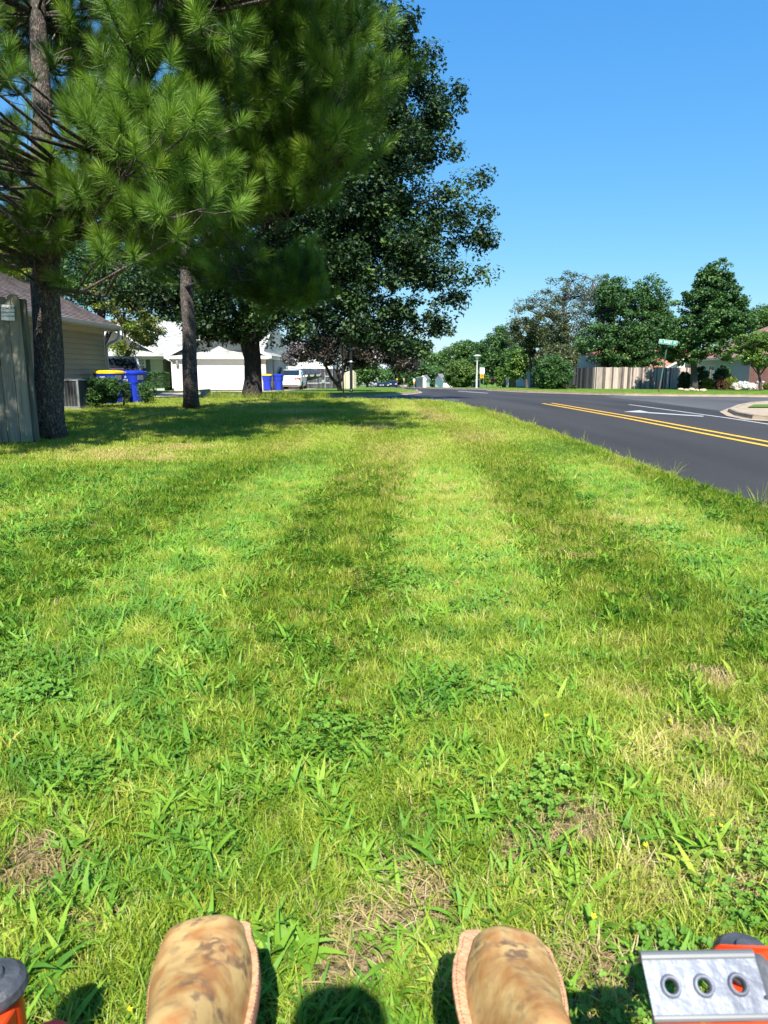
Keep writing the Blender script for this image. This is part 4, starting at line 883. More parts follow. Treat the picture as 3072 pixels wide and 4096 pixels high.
p = P(2022, 1514, 112); simple_house('white_garage', 'pale garage wall seen between the cedar and the brown fence', (p.x, 114, gz(112)+.3), 1.8, 3, 1.9, .5, 0, 'white', 'shingle_grey', cat='garage')

# ------------------------------------------------------------------ fences
def fence(name, label, a, b, h, mat, pw=.14, ear=.03, gap=.008, jit=.02, group=None, th=.018, posts=2.4, rails=True):
    a = Vector((a[0], a[1])); b = Vector((b[0], b[1])); L = (b-a).length; d = (b-a)/L; ang = math.atan2(d.y, d.x)
    t = thing(name, label, 'fence', (a.x, a.y, hz(a.y)+.08), 0, group)
    rr = random.Random(hash(label) & 0xffff if False else int(L*977)); mb = MB(); n = max(1, int(L/pw))
    nv = Vector((-d.y, d.x))
    for i in range(n):
        c = a+d*(i+.5)*L/n; zb = hz(c.y)+.07; hh = h+rr.uniform(-jit, jit); ww = (L/n-gap)/2; sk = rr.uniform(-.006, .006)
        mb.tint = rr.random()
        pr = [(-ww, 0), (ww, 0), (ww+sk, hh-ear), (ww-ear+sk, hh), (-ww+ear+sk, hh), (-ww+sk, hh-ear)]
        yo = rr.uniform(-.006, .006)
        P3 = [Vector((c.x+d.x*x+nv.x*yo, c.y+d.y*x+nv.y*yo, zb+z)) for x, z in pr]
        mb.prism(P3, Vector((nv.x, nv.y, 0))*th)
    build('picket_panel', mb, M[mat], t)
    if rails:
        mb = MB()
        for z in (.35, h*.55, h-.25):
            m_ = (a+b)/2+nv*(th+.04); mb.box((m_.x, m_.y, (hz(a.y)+hz(b.y))/2+.08+z), (L, .04, .09), rz=ang, ry=0)
        build('rail', mb, M[mat], t)
        k = max(1, int(L/posts))
        for i in range(k+1):
            c = a+d*(L*i/k)+nv*(th+.1); mb = MB(); mb.box((c.x, c.y, hz(c.y)+.08+(h-.04)/2), (.09, .09, h-.04), rz=ang); build('post', mb, M[mat], t)
    return t
aF, bF = on(135, 1788), (-8.6, 9.15)
PF = fence('plank_fence', 'weathered grey plank fence with a small nailed sign at the left edge', bF, (aF.x, aF.y), 1.95, 'wood_grey', pw=.155, ear=.04, gap=.010, jit=.03, th=.022)
# sign on the fence
FD = (Vector((aF.x, aF.y))-Vector(bF)).normalized(); an = math.atan2(FD.y, FD.x)
p = P(61, 1230, aF.y-.02); fp = Vector((aF.x, aF.y))-FD*(.09); 
NS = thing('notice_sign', 'small white metal notice sign nailed to the grey plank fence', 'sign', (fp.x+FD.y*.04, fp.y-FD.x*.04, 1.80), an)
mb = MB(); mb.box((-.06, 0, 0), (.165, .003, .20), ry=.05); build('plate', mb, M['white'], NS, local=True, bevel=.001)
for tx, z, s in (('QUALITY', .055, .042), ('FENCING & DECKING', .005, .019), ('(417) 830-0290', -.045, .024)): text_part('lettering', tx, s, M['black'], NS, (-.055, -.004, z), (math.pi/2, 0, 0), .0005)
fc = (X(2380, 58), 58); fl = (fc[0]-1.54, fc[1]+2.68)
fence('picket_fence', 'long weathered sunlit picket fence behind the street name sign', fc, (X(2785, 60.5), 60.5), 1.74, 'wood_fence', jit=.03)
fence('shade_black_fence', 'short fence side with its shade painted black, joining the weathered picket fence at its corner', fl, fc, 1.74, 'wood_black_shade', jit=.015)  # side of the same fence; its shade is put into the black colour
fence('brown_fence', 'dark brown stained fence running back from the tall corner bush', (17.4, 101), (17.3, 62), 1.74, 'wood_brown', jit=.01, pw=.2, rails=False)
fence('back_fence', 'wooden fence with shade painted dark behind the covered boat', (X(1090, 63), 63), (X(1368, 62), 62), 1.72, 'wood_black_shade', jit=.02)  # no shade falls here; the dark wood colour stands in for it
fence('new_fence', 'pale new wooden fence panel behind the black lamp post', (X(1366, 58), 59.2), (X(1413, 60), 60), 1.5, 'wood_new', jit=.01)
fence('new_fence', 'pale new wooden fence return right of the black lamp post', (X(1414, 60), 60), (X(1425, 72), 72), 1.5, 'wood_new', jit=.01, rails=False)
fence('white_fence', 'far pale fence leading to the small white gabled house', (X(1664, 118), 118), (X(1692, 104), 104), 1.6, 'wood_new', jit=.01, rails=False)
fence('grey_fence', 'far grey fence behind the tall white lamp post', (X(1885, 116), 116), (X(1922, 112), 112), 1.7, 'wood_grey', jit=.01, rails=False)

# ------------------------------------------------------------------ bins, air conditioner
def loft(mb, secs, n=28, cap=True):
    """secs: (z, cx, cy, rx, ry, power)"""
    o = len(mb.v)
    for z, cx, cy, rx, ry, pw_ in secs:
        for k in range(n):
            a = 2*math.pi*k/n; c_, s_ = math.cos(a), math.sin(a)
            mb.vert((cx+rx*math.copysign(abs(c_)**(2/pw_), c_), cy+ry*math.copysign(abs(s_)**(2/pw_), s_), z))
    for i in range(len(secs)-1):
        for k in range(n): mb.f.append([o+i*n+k, o+i*n+(k+1) % n, o+(i+1)*n+(k+1) % n, o+(i+1)*n+k])
    if cap: mb.f.append([o+k for k in range(n)][::-1]); mb.f.append([o+(len(secs)-1)*n+k for k in range(n)])
M['bin_blue'] = plain('bin_blue', (.010, .035, .40), .45, 0, .12, 3)
M['bin_yellow'] = plain('bin_yellow', (.80, .52, .01), .5, 0, .06, 3)
def rolling_bin(label, loc, rz, lid, txt=()):
    t = thing('rolling_bin', label, 'bin', loc, rz, 'rolling rubbish bins')
    mb = MB(); loft(mb, [(.04, 0, 0, .21, .24, 4), (.10, 0, 0, .235, .265, 4), (.62, 0, 0, .26, .30, 3.6), (.66, 0, 0, .275, .315, 3.4), (.70, 0, 0, .295, .325, 3.2), (.93, 0, 0, .32, .355, 3.2), (.96, 0, 0, .34, .375, 3.2), (.99, 0, 0, .34, .375, 3.2)])
    build('body', mb, M['bin_blue'], t, local=True, smooth=False)
    mb = MB(); loft(mb, [(.985, 0, 0, .35, .39, 3.2), (1.03, 0, 0, .35, .39, 3.2), (1.06, 0, 0, .30, .34, 3), (1.085, 0, 0, .16, .2, 3)]); mb.box((0, .42, 1.02), (.42, .09, .04)); build('lid', mb, M[lid], t, local=True)
    mb = MB(); mb.tube([(-.2, .40, .93), (-.2, .47, .95), (.2, .47, .95), (.2, .40, .93)], .018, 8); build('handle', mb, M['bin_blue'], t, local=True)
    for x in (-.25, .25): mb = MB(); mb.lathe([(0, -.03), (.10, -.03), (.12, -.02), (.12, .02), (.10, .03), (0, .03)], (x, .25, .12), 18, 'x'); build('wheel', mb, M['rubber'], t, local=True)
    mb = MB(); mb.box((.0, -.352, .84), (.0, .0, .0)); 
    mb = MB(); mb.box((.325, -.05, .86), (.02, .26, .15)); build('serial_panel', mb, M['greysign'], t, local=True)
    for tx, z, s in txt: text_part('lettering', tx, s, M['white'], t, (-.02, -.352, z), (math.pi/2, 0, 0), .003)
    return t
p = on(452, 1622); rolling_bin('blue rolling bin with yellow lid and red tab beside the dark shrub', (p.x, p.y, p.z), -.35, 'bin_yellow', (('OZO', .86, .09),))
mb = MB(); mb.box((.2, -.1, 1.09), (.04, .04, .04)); t = build('tab', mb, plain('red_tab', (.6, .03, .02)), [o for o in sc.objects if o.name == 'rolling_bin'][0], local=True)
p = on(540, 1616); rolling_bin('all-blue rolling bin with blue lid right of the yellow-lidded one', (p.x, p.y, p.z), -.35, 'bin_blue', (('D', .88, .08), ('ON', .77, .10)))
rolling_bin('blue bin with yellow lid at the white garage corner', (X(1067, 47.3), 47.3, gz(47.3)+.02), 0.05, 'bin_yellow')
rolling_bin('blue bin with blue lid between the garage corner and the white sedan', (X(1113, 47.6), 47.6, gz(47.6)+.02), -.05, 'bin_blue')
p = on(430, 1617); rolling_bin('blue bin with yellow lid mostly hidden behind the shrub by the grey wall', (p.x-.35, p.y+.8, p.z), .2, 'bin_yellow')
# air conditioner
ac = on(320, 1645); A_ = thing('air_conditioner', 'grey louvered outdoor air conditioner beside the big pine trunk', 'air conditioner', (ac.x-.37, ac.y+.37, .0), 0)
M['ac_metal'] = plain('ac_metal', (.22, .235, .24), .5, .3, .08)
mb = MB(); mb.box((0, 0, .03), (.82, .82, .06)); build('pad', mb, M['concrete'], A_, local=True)
mb = MB(); mb.box((0, 0, .42), (.66, .66, .68)); build('coil', mb, M['black'], A_, local=True)
for s in range(4):
    mb = MB(); r = Matrix.Rotation(s*math.pi/2, 4, 'Z')
    for i in range(24): c = r @ Vector((0, -.355, .12+i*.0265)); mb.box(c, (.66, .022, .004), rz=s*math.pi/2, rx=.0 if s % 2 else .0)
    for i in range(9): c = r @ Vector((-.32+i*.08, -.36, .42)); mb.box(c, (.006, .012, .64), rz=s*math.pi/2)
    build('grille', mb, M['ac_metal'], A_, local=True)
mb = MB()
for x in (-.36, .36):
    for y in (-.36, .36): mb.box((x, y, .42), (.045, .045, .70))
mb.box((0, 0, .09), (.76, .76, .04)); mb.box((0, 0, .785), (.77, .77, .035)); mb.lathe([(.3, .80), (.31, .815), (.29, .82)], (0, 0, 0), 28); build('frame', mb, M['ac_metal'], A_, local=True)
mb = MB()
for r in np.linspace(.06, .29, 8): mb.lathe([(r-.004, .815), (r+.004, .815), (r, .822)], (0, 0, 0), 24)
build('fan_guard', mb, M['black'], A_, local=True)
# blank board leaning on the lawn
p = on(820, 1594, .03); t = thing('yard_board', 'blank grey-green yard board on wire legs between the pine and the oak', 'sign', (p.x, p.y-2, .0), .1)
t.location = on(822, 1597, .0); 
mb = MB(); mb.box((0, 0, .26), (.44, .012, .30), ry=-.05, rx=-.2); build('panel', mb, plain('board', (.22, .27, .25), .5), t, local=True)
for x in (-.15, .15): mb = MB(); mb.tube([(x, 0, -.02), (x, -.02, .2)], .004, 5); build('leg', mb, M['steel'], t, local=True)

# ------------------------------------------------------------------ vehicles
def car(name, label, loc, rz, kind, paint, group=None, tail=True, plate=None, cat='car'):
    t = thing(name, label, cat, loc, rz, group)
    if kind == 'sedan':
        Wd = .88; ST = [(-2.34, .34, .60, .80, 0), (-2.30, .28, .70, .91, 0), (-2.15, .24, .88, .96, 0), (-1.80, .22, .91, .99, 0), (-1.05, .20, .93, 1.42, 1), (-.55, .2, .93, 1.45, 1), (.05, .2, .92, 1.45, 1), (.45, .2, .91, 1.38, 1), (1.15, .2, .90, 1.02, 0), (1.7, .22, .84, .92, 0), (2.15, .26, .72, .80, 0), (2.32, .32, .60, .66, 0)]
        g0, g1, w0, w1 = 3, 4, 8, 7; wr = .31; ax = (-1.35, 1.38)
    else:
        Wd = .93; ST = [(-2.35, .42, .70, .88, 0), (-2.30, .34, .95, 1.10, 0), (-2.22, .3, 1.02, 1.18, 0), (-1.95, .28, 1.05, 1.60, 1), (-1.2, .26, 1.05, 1.69, 1), (-.4, .26, 1.04, 1.71, 1), (.35, .26, 1.03, 1.66, 1), (1.05, .26, 1.02, 1.14, 0), (1.8, .28, .95, 1.06, 0), (2.2, .32, .82, .92, 0), (2.38, .4, .68, .74, 0)]
        g0, g1, w0, w1 = 2, 3, 7, 6; wr = .36; ax = (-1.4, 1.45)
    rows = []
    for (y, zb, zl, zt, roof) in ST:
        tp = 1 - .12*max(0, (abs(y)-1.7)/.65)**2; w = Wd*tp
        if roof: pr = [(0, zb), (w*.86, zb), (w*.97, zb+.1), (w, .58), (w*.965, zl), (w*.80, zt-.10), (w*.66, zt-.012), (0, zt+.02)]
        else: pr = [(0, zb), (w*.86, zb), (w*.97, zb+.1), (w, min(.58, zl)), (w*.965, zl), (w*.90, zt-.04), (w*.75, zt), (0, zt+.012)]
        rows.append((y, pr))
    mb = MB(); k = 8
    idx = []
    for y, pr in rows:
        r_ = [mb.vert((x, y, z)) for x, z in pr]; l_ = [r_[0]]+[mb.vert((-x, y, z)) for x, z in pr[1:-1]]+[r_[-1]]
        idx.append((r_, l_))
    for i in range(len(rows)-1):
        for j in range(k-1):
            a, b_ = idx[i][0], idx[i+1][0]; mb.f.append([a[j], b_[j], b_[j+1], a[j+1]])
            a, b_ = idx[i][1], idx[i+1][1]; mb.f.append([a[j], a[j+1], b_[j+1], b_[j]])
    for e_ in (0, -1): mb.f.append(idx[e_][0]+idx[e_][1][1:-1][::-1])
    build('body', mb, M[paint], t, local=True, smooth=False, bevel=.02)
    def LP(i, j, s): y, pr = rows[i]; return Vector((pr[j][0]*s, y, pr[j][1]))
    def lerp(a, b_, f): return a+(b_-a)*f
    for s in (1, -1):   # side windows: one pane between each pair of roof stations plus the sloping ends
        mb = MB(); off = Vector((s*.012, 0, .004)); st = [i for i, q in enumerate(ST) if q[4]]
        ed = [st[0]-1]+st+[st[-1]+1]
        for a, b_ in zip(ed, ed[1:]):
            A0, A1, B0, B1 = LP(a, 4, s), LP(a, 5, s), LP(b_, 4, s), LP(b_, 5, s)
            f0, f1 = .04, .96
            if a == ed[0]: A1 = lerp(A0, B1, .0); tri = [lerp(A0, B0, .35), lerp(B0, A0, .03), lerp(B1, B0, .12)]; mb.face([p+off for p in tri]); continue
            if b_ == ed[-1]: tri = [lerp(B0, A0, .3), lerp(A0, B0, .03), lerp(A1, A0, .12)]; mb.face([p+off for p in tri]); continue
            q = [lerp(lerp(A0, A1, .08), lerp(B0, B1, .08), f0), lerp(lerp(A0, A1, .08), lerp(B0, B1, .08), f1), lerp(lerp(A0, A1, .9), lerp(B0, B1, .9), f1), lerp(lerp(A0, A1, .9), lerp(B0, B1, .9), f0)]
            mb.face([p+off for p in q])
        build('side_window', mb, M['glass'], t, local=True)
    for nm, i, j, dy in (('rear_window', g0, g1, -.015), ('windshield', w0, w1, .015)):
        zb_, zt_ = rows[i][1][-1][1], rows[j][1][-2][1]; yb, yt = rows[i][0], rows[j][0]
        wb, wt = rows[i][1][-2][0]*1.05, rows[j][1][-2][0]*1.08
        fb, ft = .05, .95; n_ = Vector((0, dy*1.2, .02))
        q = [Vector((-(wb+(wt-wb)*fb), yb+(yt-yb)*fb, zb_+(zt_-zb_)*fb)), Vector(((wb+(wt-wb)*fb), yb+(yt-yb)*fb, zb_+(zt_-zb_)*fb)), Vector(((wb+(wt-wb)*ft), yb+(yt-yb)*ft, zb_+(zt_-zb_)*ft)), Vector((-(wb+(wt-wb)*ft), yb+(yt-yb)*ft, zb_+(zt_-zb_)*ft))]
        mb = MB(); mb.prism([p+n_ for p in q], Vector((0, -dy*.6, -.006))); build(nm, mb, M['glass'], t, local=True)
    for y in ax:
        for s in (1, -1):
            mb = MB(); x0_ = s*(Wd-.10); mb.lathe([(wr*.6, -.11), (wr*.95, -.11), (wr, -.08), (wr, .08), (wr*.95, .11), (wr*.6, .11)], (x0_, y, wr), 24, 'x'); wh = build('wheel', mb, M['rubber'], t, local=True, smooth=True)
            mb = MB(); mb.lathe([(0, s*.09), (wr*.2, s*.1), (wr*.62, s*.085), (wr*.62, s*.06)], (x0_, y, wr), 20, 'x'); build('rim', mb, M['steel'], wh, local=True)
            mb = MB(); mb.lathe([(wr*1.14, .0), (wr*1.02, .0)], (s*(Wd+.003), y, wr+.01), 20, 'x', 0, math.pi); build('wheel_arch', mb, M['black'], t, local=True)
    z = .80 if kind == 'sedan' else .98; yr = -2.335
    red = M.get('lamp_red') or plain('lamp_red', (.55, .015, .015), .25, 0, .2, 14); M['lamp_red'] = red
    clr = M.get('lamp_clear') or plain('lamp_clear', (.7, .7, .68), .15); M['lamp_clear'] = clr
    for s in (1, -1):
        mb = MB(); mb.prism([(s*.47, yr-.03, z-.075), (s*.84, yr+.02, z-.085), (s*.82, yr+.03, z+.085), (s*.43, yr-.03, z+.075)], (0, .10, 0)); l_ = build('tail_light', mb, red, t, local=True)
        mb = MB(); mb.box((s*.56, yr-.035, z-.02), (.09, .02, .06)); build('reversing_lamp', mb, clr, l_, local=True)
        mb = MB(); mb.prism([(s*.42, 2.30, z-.18), (s*.80, 2.2, z-.16), (s*.80, 2.12, z-.02), (s*.42, 2.24, z-.06)], (0, .05, 0)); build('headlight', mb, clr, t, local=True)
        mb = MB(); mb.box((s*(Wd+.06), .72, z+.18), (.16, .1, .12)); build('mirror', mb, M[paint], t, local=True, bevel=.02)
    mb = MB(); mb.box((0, yr+.02, .46), (1.66, .14, .26)); mb.box((0, 2.30, .44), (1.5, .14, .24)); build('bumper', mb, M[paint], t, local=True, bevel=.04)
    mb = MB(); mb.box((0, yr-.055, .34), (1.3, .02, .05)); mb.box((0, 2.36, .52), (.9, .03, .14)); build('grille', mb, M['black'], t, local=True)
    mb = MB(); mb.box((0, yr-.03, z-.03), (.34, .02, .13)); build('number_plate', mb, M['siding_light'], t, local=True)
    if kind == 'sedan':
        mb = MB(); mb.tube([(-.55, yr-.06, .28), (-.55, yr+.2, .28)], .035, 10); build('exhaust_pipe', mb, M['steel'], t, local=True)
        mb = MB(); mb.box((0, yr-.02, z+.075), (.5, .03, .02)); build('trunk_handle', mb, M['greysign'], t, local=True)
        for s in (-.4, .4): mb = MB(); mb.box((s, -1.2, 1.1), (.32, .1, .10)); 
    else:
        for s in (1, -1): mb = MB(); mb.tube([(s*.62, -1.7, 1.68), (s*.64, -1.5, 1.77), (s*.66, .1, 1.78), (s*.64, .35, 1.68)], .018, 8); build('roof_rail', mb, M['greysign'], t, local=True)
    return t
M['paint_white'] = plain('car_white', (.78, .80, .76), .2, 0, .03)
M['paint_navy'] = plain('car_navy', (.035, .035, .075), .2, .3, .1)
M['paint_silver'] = plain('car_silver', (.42, .46, .48), .25, .4, .05)
M['paint_black'] = plain('car_black', (.012, .016, .03), .2, .2, .1)
car('parked_car', 'white sedan parked with red tail lights toward us beside the boat', (X(1163, 53.5), 54.6, hz(54)+.125), .0, 'sedan', 'paint_white')
p = P(500, 1540, 28.5); car('parked_car', 'dark navy wagon with roof rails behind the rolling bins', (-11.35, 31.2, hz(30)+.05), .30, 'suv', 'paint_navy')
p = P(1452, 1530, 138); car('parked_car', 'silver car with its nose showing past the pale new fence', (p.x+.3, 138, hz(138)+.12), -math.pi/2, 'sedan', 'paint_silver')
p = P(1573, 1530, 170); car('parked_car', 'dark SUV, closest to the far pavement, facing us down the road', (p.x, 170, hz(170)+.02), math.pi, 'suv', 'paint_black', 'dark cars down the road')
p = P(1542, 1530, 184); car('parked_car', 'dark sedan in the middle of the three far dark cars', (p.x, 184, hz(184)+.02), math.pi, 'sedan', 'paint_black', 'dark cars down the road')
p = P(1513, 1530, 192); car('parked_car', 'dark car leftmost of the three far dark cars', (p.x, 192, hz(192)+.02), math.pi, 'sedan', 'paint_black', 'dark cars down the road')
# covered boat on its trailer, bow to the right
pb = P(1235, 1550, 53); zb = gz(53)
BT = thing('covered_boat', 'boat under a black tarpaulin with pale side graphics beside the white sedan', 'boat', (X(1290, 59.3)-2.05, 59.3, gz(59.3)+.45), .05)
M['hull'] = plain('hull_dark', (.05, .05, .055), .3); M['tarp'] = plain('tarpaulin_black', (.035, .04, .045), .35, 0, .4, 4, .9, 7); M['graphic'] = plain('hull_graphic', (.26, .27, .27), .4)
mb = MB(); secs = []
def hullsec(x):
    f = max(0, (x+2.2)/4.3); w_ = .95*(1-f**3.2)**.6+.02; keel = .0+.55*f**3; top = .62+.20*f; return w_, keel, top
xs = np.linspace(-1.9, 2.1, 16); idx = []
for x in xs:
    w_, kz, tz = hullsec(x); idx.append([mb.vert((x, y, z)) for y, z in ((-w_, tz), (-w_*.97, tz-.25), (-w_*.75, kz+.18), (0, kz), (w_*.75, kz+.18), (w_*.97, tz-.25), (w_, tz))])
for a, b_ in zip(idx, idx[1:]):
    for j in range(6): mb.f.append([a[j], b_[j], b_[j+1], a[j+1]])
mb.f.append(idx[0]); build('hull', mb, M['hull'], BT, local=True, smooth=True)
mb = MB(); idx = []
for i, x in enumerate(xs):
    w_, kz, tz = hullsec(x); w_ += .03; hh = .40*(1-abs((x+.5)/2.9)**2.2)+R.uniform(-.02, .02)
    idx.append([mb.vert((x, y, z)) for y, z in ((-w_, tz-.06), (-w_, tz+.03), (-w_*.6, tz+hh*.75), (-w_*.2, tz+hh), (w_*.2, tz+hh), (w_*.6, tz+hh*.7), (w_, tz+.03), (w_, tz-.06))])
for a, b_ in zip(idx, idx[1:]):
    for j in range(7): mb.f.append([a[j], b_[j], b_[j+1], a[j+1]])
mb.f.append(idx[0]); build('tarpaulin', mb, M['tarp'], BT, local=True)
mb = MB()
for i in range(7):
    x0, x1 = -1.5+i*.5, -1.5+i*.5+.42
    q = []
    for x, zf in ((x0, .30), (x1, .30), (x1-.08, .06), (x0+.08, .06)):
        w_, kz, tz = hullsec(x); q.append((x, -(w_*.99)-.015, tz-.02-.28+zf))
    mb.face(q)
build('side_graphic', mb, M['graphic'], BT, local=True)
TRl = thing('boat_trailer', 'pale steel trailer under the covered boat', 'trailer', (X(1290, 59.3)-2.05, 59.3, gz(59.3)), .05)
mb = MB(); mb.box((-.2, -.5, .45), (3.8, .08, .10)); mb.box((-.2, .5, .45), (3.8, .08, .10)); mb.box((2.2, 0, .47), (.9, .09, .10)); mb.box((-1.0, 0, .45), (.08, 1.8, .08)); mb.box((1.9, 0, .45), (.08, 1.0, .08)); build('frame', mb, M['steel'], TRl, local=True)
mb = MB(); mb.tube([(2.25, -.05, .0), (2.25, -.05, 1.2)], .035, 8); mb.box((2.4, -.05, 1.0), (.34, .06, .1)); mb.box((2.1, -.2, .6), (.25, .2, .25)); build('winch_post', mb, M['steel'], TRl, local=True)
for s in (-.85, .85): mb = MB(); mb.lathe([(0, -.08), (.25, -.08), (.28, -.05), (.28, .05), (.25, .08), (0, .08)], (-1.0, s, .28), 18, 'y'); build('wheel', mb, M['rubber'], TRl, local=True)

# ------------------------------------------------------------------ signs, posts, lamps
M['sign_green'] = plain('sign_green', (.008, .25, .16), .4, 0, .05)
M['sign_green2'] = plain('sign_green_dull', (.03, .10, .10), .4, 0, .1)
M['post_green'] = plain('post_green', (.14, .25, .21), .5, .4, .3, 4)
M['post_rust'] = plain('post_rust', (.16, .07, .04), .8, .2, .3, 8)
M['orange'] = plain('sign_orange', (.85, .32, .01), .5, 0, .05); M['stop_red'] = plain('stop_red', (.5, .02, .03), .4); M['post_white'] = plain('post_white', (.50, .50, .47), .6, 0, .1)
def plate_poly(mb, pts, y, th=.004): mb.prism([(x, y, z) for x, z in pts], (0, th, 0))
def rrect(w, h, r=.03, n=4):
    o = []
    for cx, cz, a0 in ((w/2-r, h/2-r, 0), (-w/2+r, h/2-r, 90), (-w/2+r, -h/2+r, 180), (w/2-r, -h/2+r, 270)):
        for i in range(n+1): a = math.radians(a0+90*i/n); o.append((cx+r*math.cos(a), cz+r*math.sin(a)))
    return o
def octagon(r): return [(r*math.cos(math.radians(22.5+45*i)), r*math.sin(math.radians(22.5+45*i))) for i in range(8)]
p = on(2634, 1573, .11); S = thing('street_sign', 'leaning green street name sign with stop sign back on the corner lawn', 'sign', p, 0)
S.rotation_euler = (0, math.radians(6.0), 0)
mb = MB(); mb.box((0, 0, .30), (.07, .05, .8)); build('stub', mb, M['post_rust'], S, local=True)
mb = MB(); mb.box((-.02, -.02, 1.3), (.006, .04, 2.1)); mb.box((.02, -.02, 1.3), (.006, .04, 2.1)); mb.box((0, 0, 1.3), (.05, .006, 2.1)); build('pole', mb, M['post_green'], S, local=True)
def subplate(parent, name, pts, mat, loc, rz, th=.004):
    mb = MB(); plate_poly(mb, pts, -th/2, th); o = build(name, mb, mat, parent, local=True); o.location = loc; o.rotation_euler = (0, 0, rz); return o
nb = subplate(S, 'name_blade', rrect(1.02, .235, .04), M['white'], (0.03, -.01, 2.71), .06)
subplate(nb, 'face', rrect(.99, .205, .035), M['sign_green'], (0, -.006, 0), 0)
text_part('lettering', 'N  BAILEY  ST', .185, M['white'], nb, (0, -.011, -.002), (math.pi/2, 0, 0), .001, .80)
cb = subplate(S, 'cross_blade', rrect(.95, .2, .04), M['sign_green2'], (.03, 0, 2.48), 1.19)
st_ = subplate(S, 'stop_plate', octagon(.40), M['greysign'], (.0, .03, 2.02), 1.25)
subplate(st_, 'face', octagon(.385), M['stop_red'], (0, .004, 0), 0, .002)
p = on(1374, 1598, .03); S = thing('stop_sign', 'thin dark pole with edge-on bright sign plate at the near street corner', 'sign', p, 0)
mb = MB(); mb.tube([(0, 0, -.05), (-.03, 0, 2.3)], .03, 8); build('pole', mb, M['black'], S, local=True)
o = subplate(S, 'plate', octagon(.32), M['steel'], (-.04, -.02, 1.93), 1.35); subplate(o, 'face', octagon(.31), M['stop_red'], (0, .004, 0), 0, .002)
p = on(1405, 1568, .11); S = thing('lamp_post', 'thick black lamp post with small white lens on the far side lawn', 'lamp post', p, 0)
mb = MB(); mb.lathe([(.12, -.05), (.12, .1), (.085, .16), (.075, 4.2), (.05, 4.25)], (0, 0, 0), 14); build('pole', mb, M['black'], S, local=True)
mb = MB(); loft(mb, [(0, 0, 0, .03, .03, 2), (.03, 0, 0, .09, .05, 2), (.07, 0, 0, .09, .05, 2), (.10, 0, 0, .03, .03, 2)], 12); o = build('lens', mb, M['white'], S, local=True); o.location = (0, -.08, (1568-1454)/FPX*p.y)
mb = MB(); mb.lathe([(.05, 4.25), (.18, 4.35), (.2, 4.6), (.25, 4.62), (0, 4.8)], (0, 0, 0), 12); build('lantern', mb, M['black'], S, local=True)
def lamp(label, u, v, vt):
    p = on(u, v, .11); t = thing('street_lamp', label, 'lamp post', p, 0, 'white street lamps'); hh = (v-vt)/FPX*p.y
    mb = MB(); mb.lathe([(.11, -.05), (.10, .3), (.065, hh-.7), (.05, hh-.5)], (0, 0, 0), 12); build('pole', mb, M['post_white'], t, local=True)
    mb = MB(); mb.lathe([(.07, hh-.5), (.2, hh-.35), (.22, hh-.12)], (0, 0, 0), 12); build('globe', mb, M['lamp_clear'], t, local=True, smooth=True)
    mb = MB(); mb.lathe([(.42, hh-.12), (.40, hh-.09), (.15, hh), (0, hh+.02)], (0, 0, 0), 14); build('cap', mb, M['post_white'], t, local=True)
lamp('tall white street lamp left of the speed sign', 1906, 1552, 1424); lamp('shorter far white street lamp beside the far stop sign', 1725, 1546, 1474)
p = on(1922, 1550, .11); k = p.y/FPX
S = thing('speed_sign', 'speed limit 25 sign above a yellow plate on thin posts by the white lamp', 'sign', p, 0)
for x in (-.1, .35): mb = MB(); mb.tube([(x, 0, -.05), (x, 0, 1.7 if x < 0 else 2.5)], .035, 6); build('post', mb, M['post_green'], S, local=True)
zs = (1550-1485.5)*k; o = subplate(S, 'speed_plate', rrect(.62, .82, .05), M['white'], (.16, -.06, zs), 0)
for tx, z, s in (('SPEED', .28, .16), ('LIMIT', .12, .16), ('25', -.17, .42)): text_part('lettering', tx, s, M['black'], o, (0, -.006, z), (math.pi/2, 0, 0), .001, .95)
zs = (1550-1505.5)*k; o = subplate(S, 'warning_plate', rrect(.46, .56, .04), M['orange'], (.16, -.06, zs), 0)
mb = MB(); mb.box((0, -.01, .02), (.08, .01, .26), ry=.5); mb.box((.05, -.01, .0), (.14, .01, .06)); build('symbol', mb, M['black'], o, local=True)
o = subplate(S, 'street_blade', rrect(.6, .16, .03), M['sign_green2'], (0, 0, (1550-1471)*k), .5)
def farsign(label, u, v, plates, name='road_sign'):
    p = on(u, v, .11); k = p.y/FPX; t = thing(name, label, 'sign', p, 0)
    top = max(v-q[1] for q in plates)*k
    mb = MB(); mb.tube([(0, 0, -.05), (0, 0, top+.1)], .045, 6); build('post', mb, M['steel'] if name != 'marker_post' else M['post_rust'], t, local=True)
    for (shape, vc, w_, h_, mat) in plates:
        zc = (v-vc)*k; W_, H_ = w_*k, h_*k
        pts = rrect(W_, H_, W_*.08) if shape == 'r' else (octagon(W_/2) if shape == 'o' else [(0, H_/2), (-W_/2, 0), (0, -H_/2), (W_/2, 0)])
        o = subplate(t, 'plate', pts, M[mat], (0, -.06, zc), 0)
        if shape == 'o': subplate(o, 'border', octagon(W_/2*1.06), M['white'], (0, .004, 0), 0, .002); text_part('lettering', 'STOP', W_*.34, M['white'], o, (0, -.006, 0), (math.pi/2, 0, 0), .001)
    return t
farsign('far red stop sign facing the side road by the white gabled house', 1712, 1546, [('o', 1514, 13, 13, 'stop_red'), ('r', 1506, 18, 3, 'sign_green')], 'stop_sign')
farsign('white sign over a yellow plate before the dark bushy evergreen', 1656, 1551, [('r', 1521, 8, 10, 'white'), ('r', 1530, 6, 8, 'orange')])
farsign('distant white and yellow sign above the pavement bend', 1616, 1545, [('r', 1516, 5, 6, 'white'), ('r', 1522, 5, 5, 'orange')])
farsign('distant yellow diamond sign above the dark SUV', 1588, 1547, [('d', 1518, 9, 9, 'orange')])
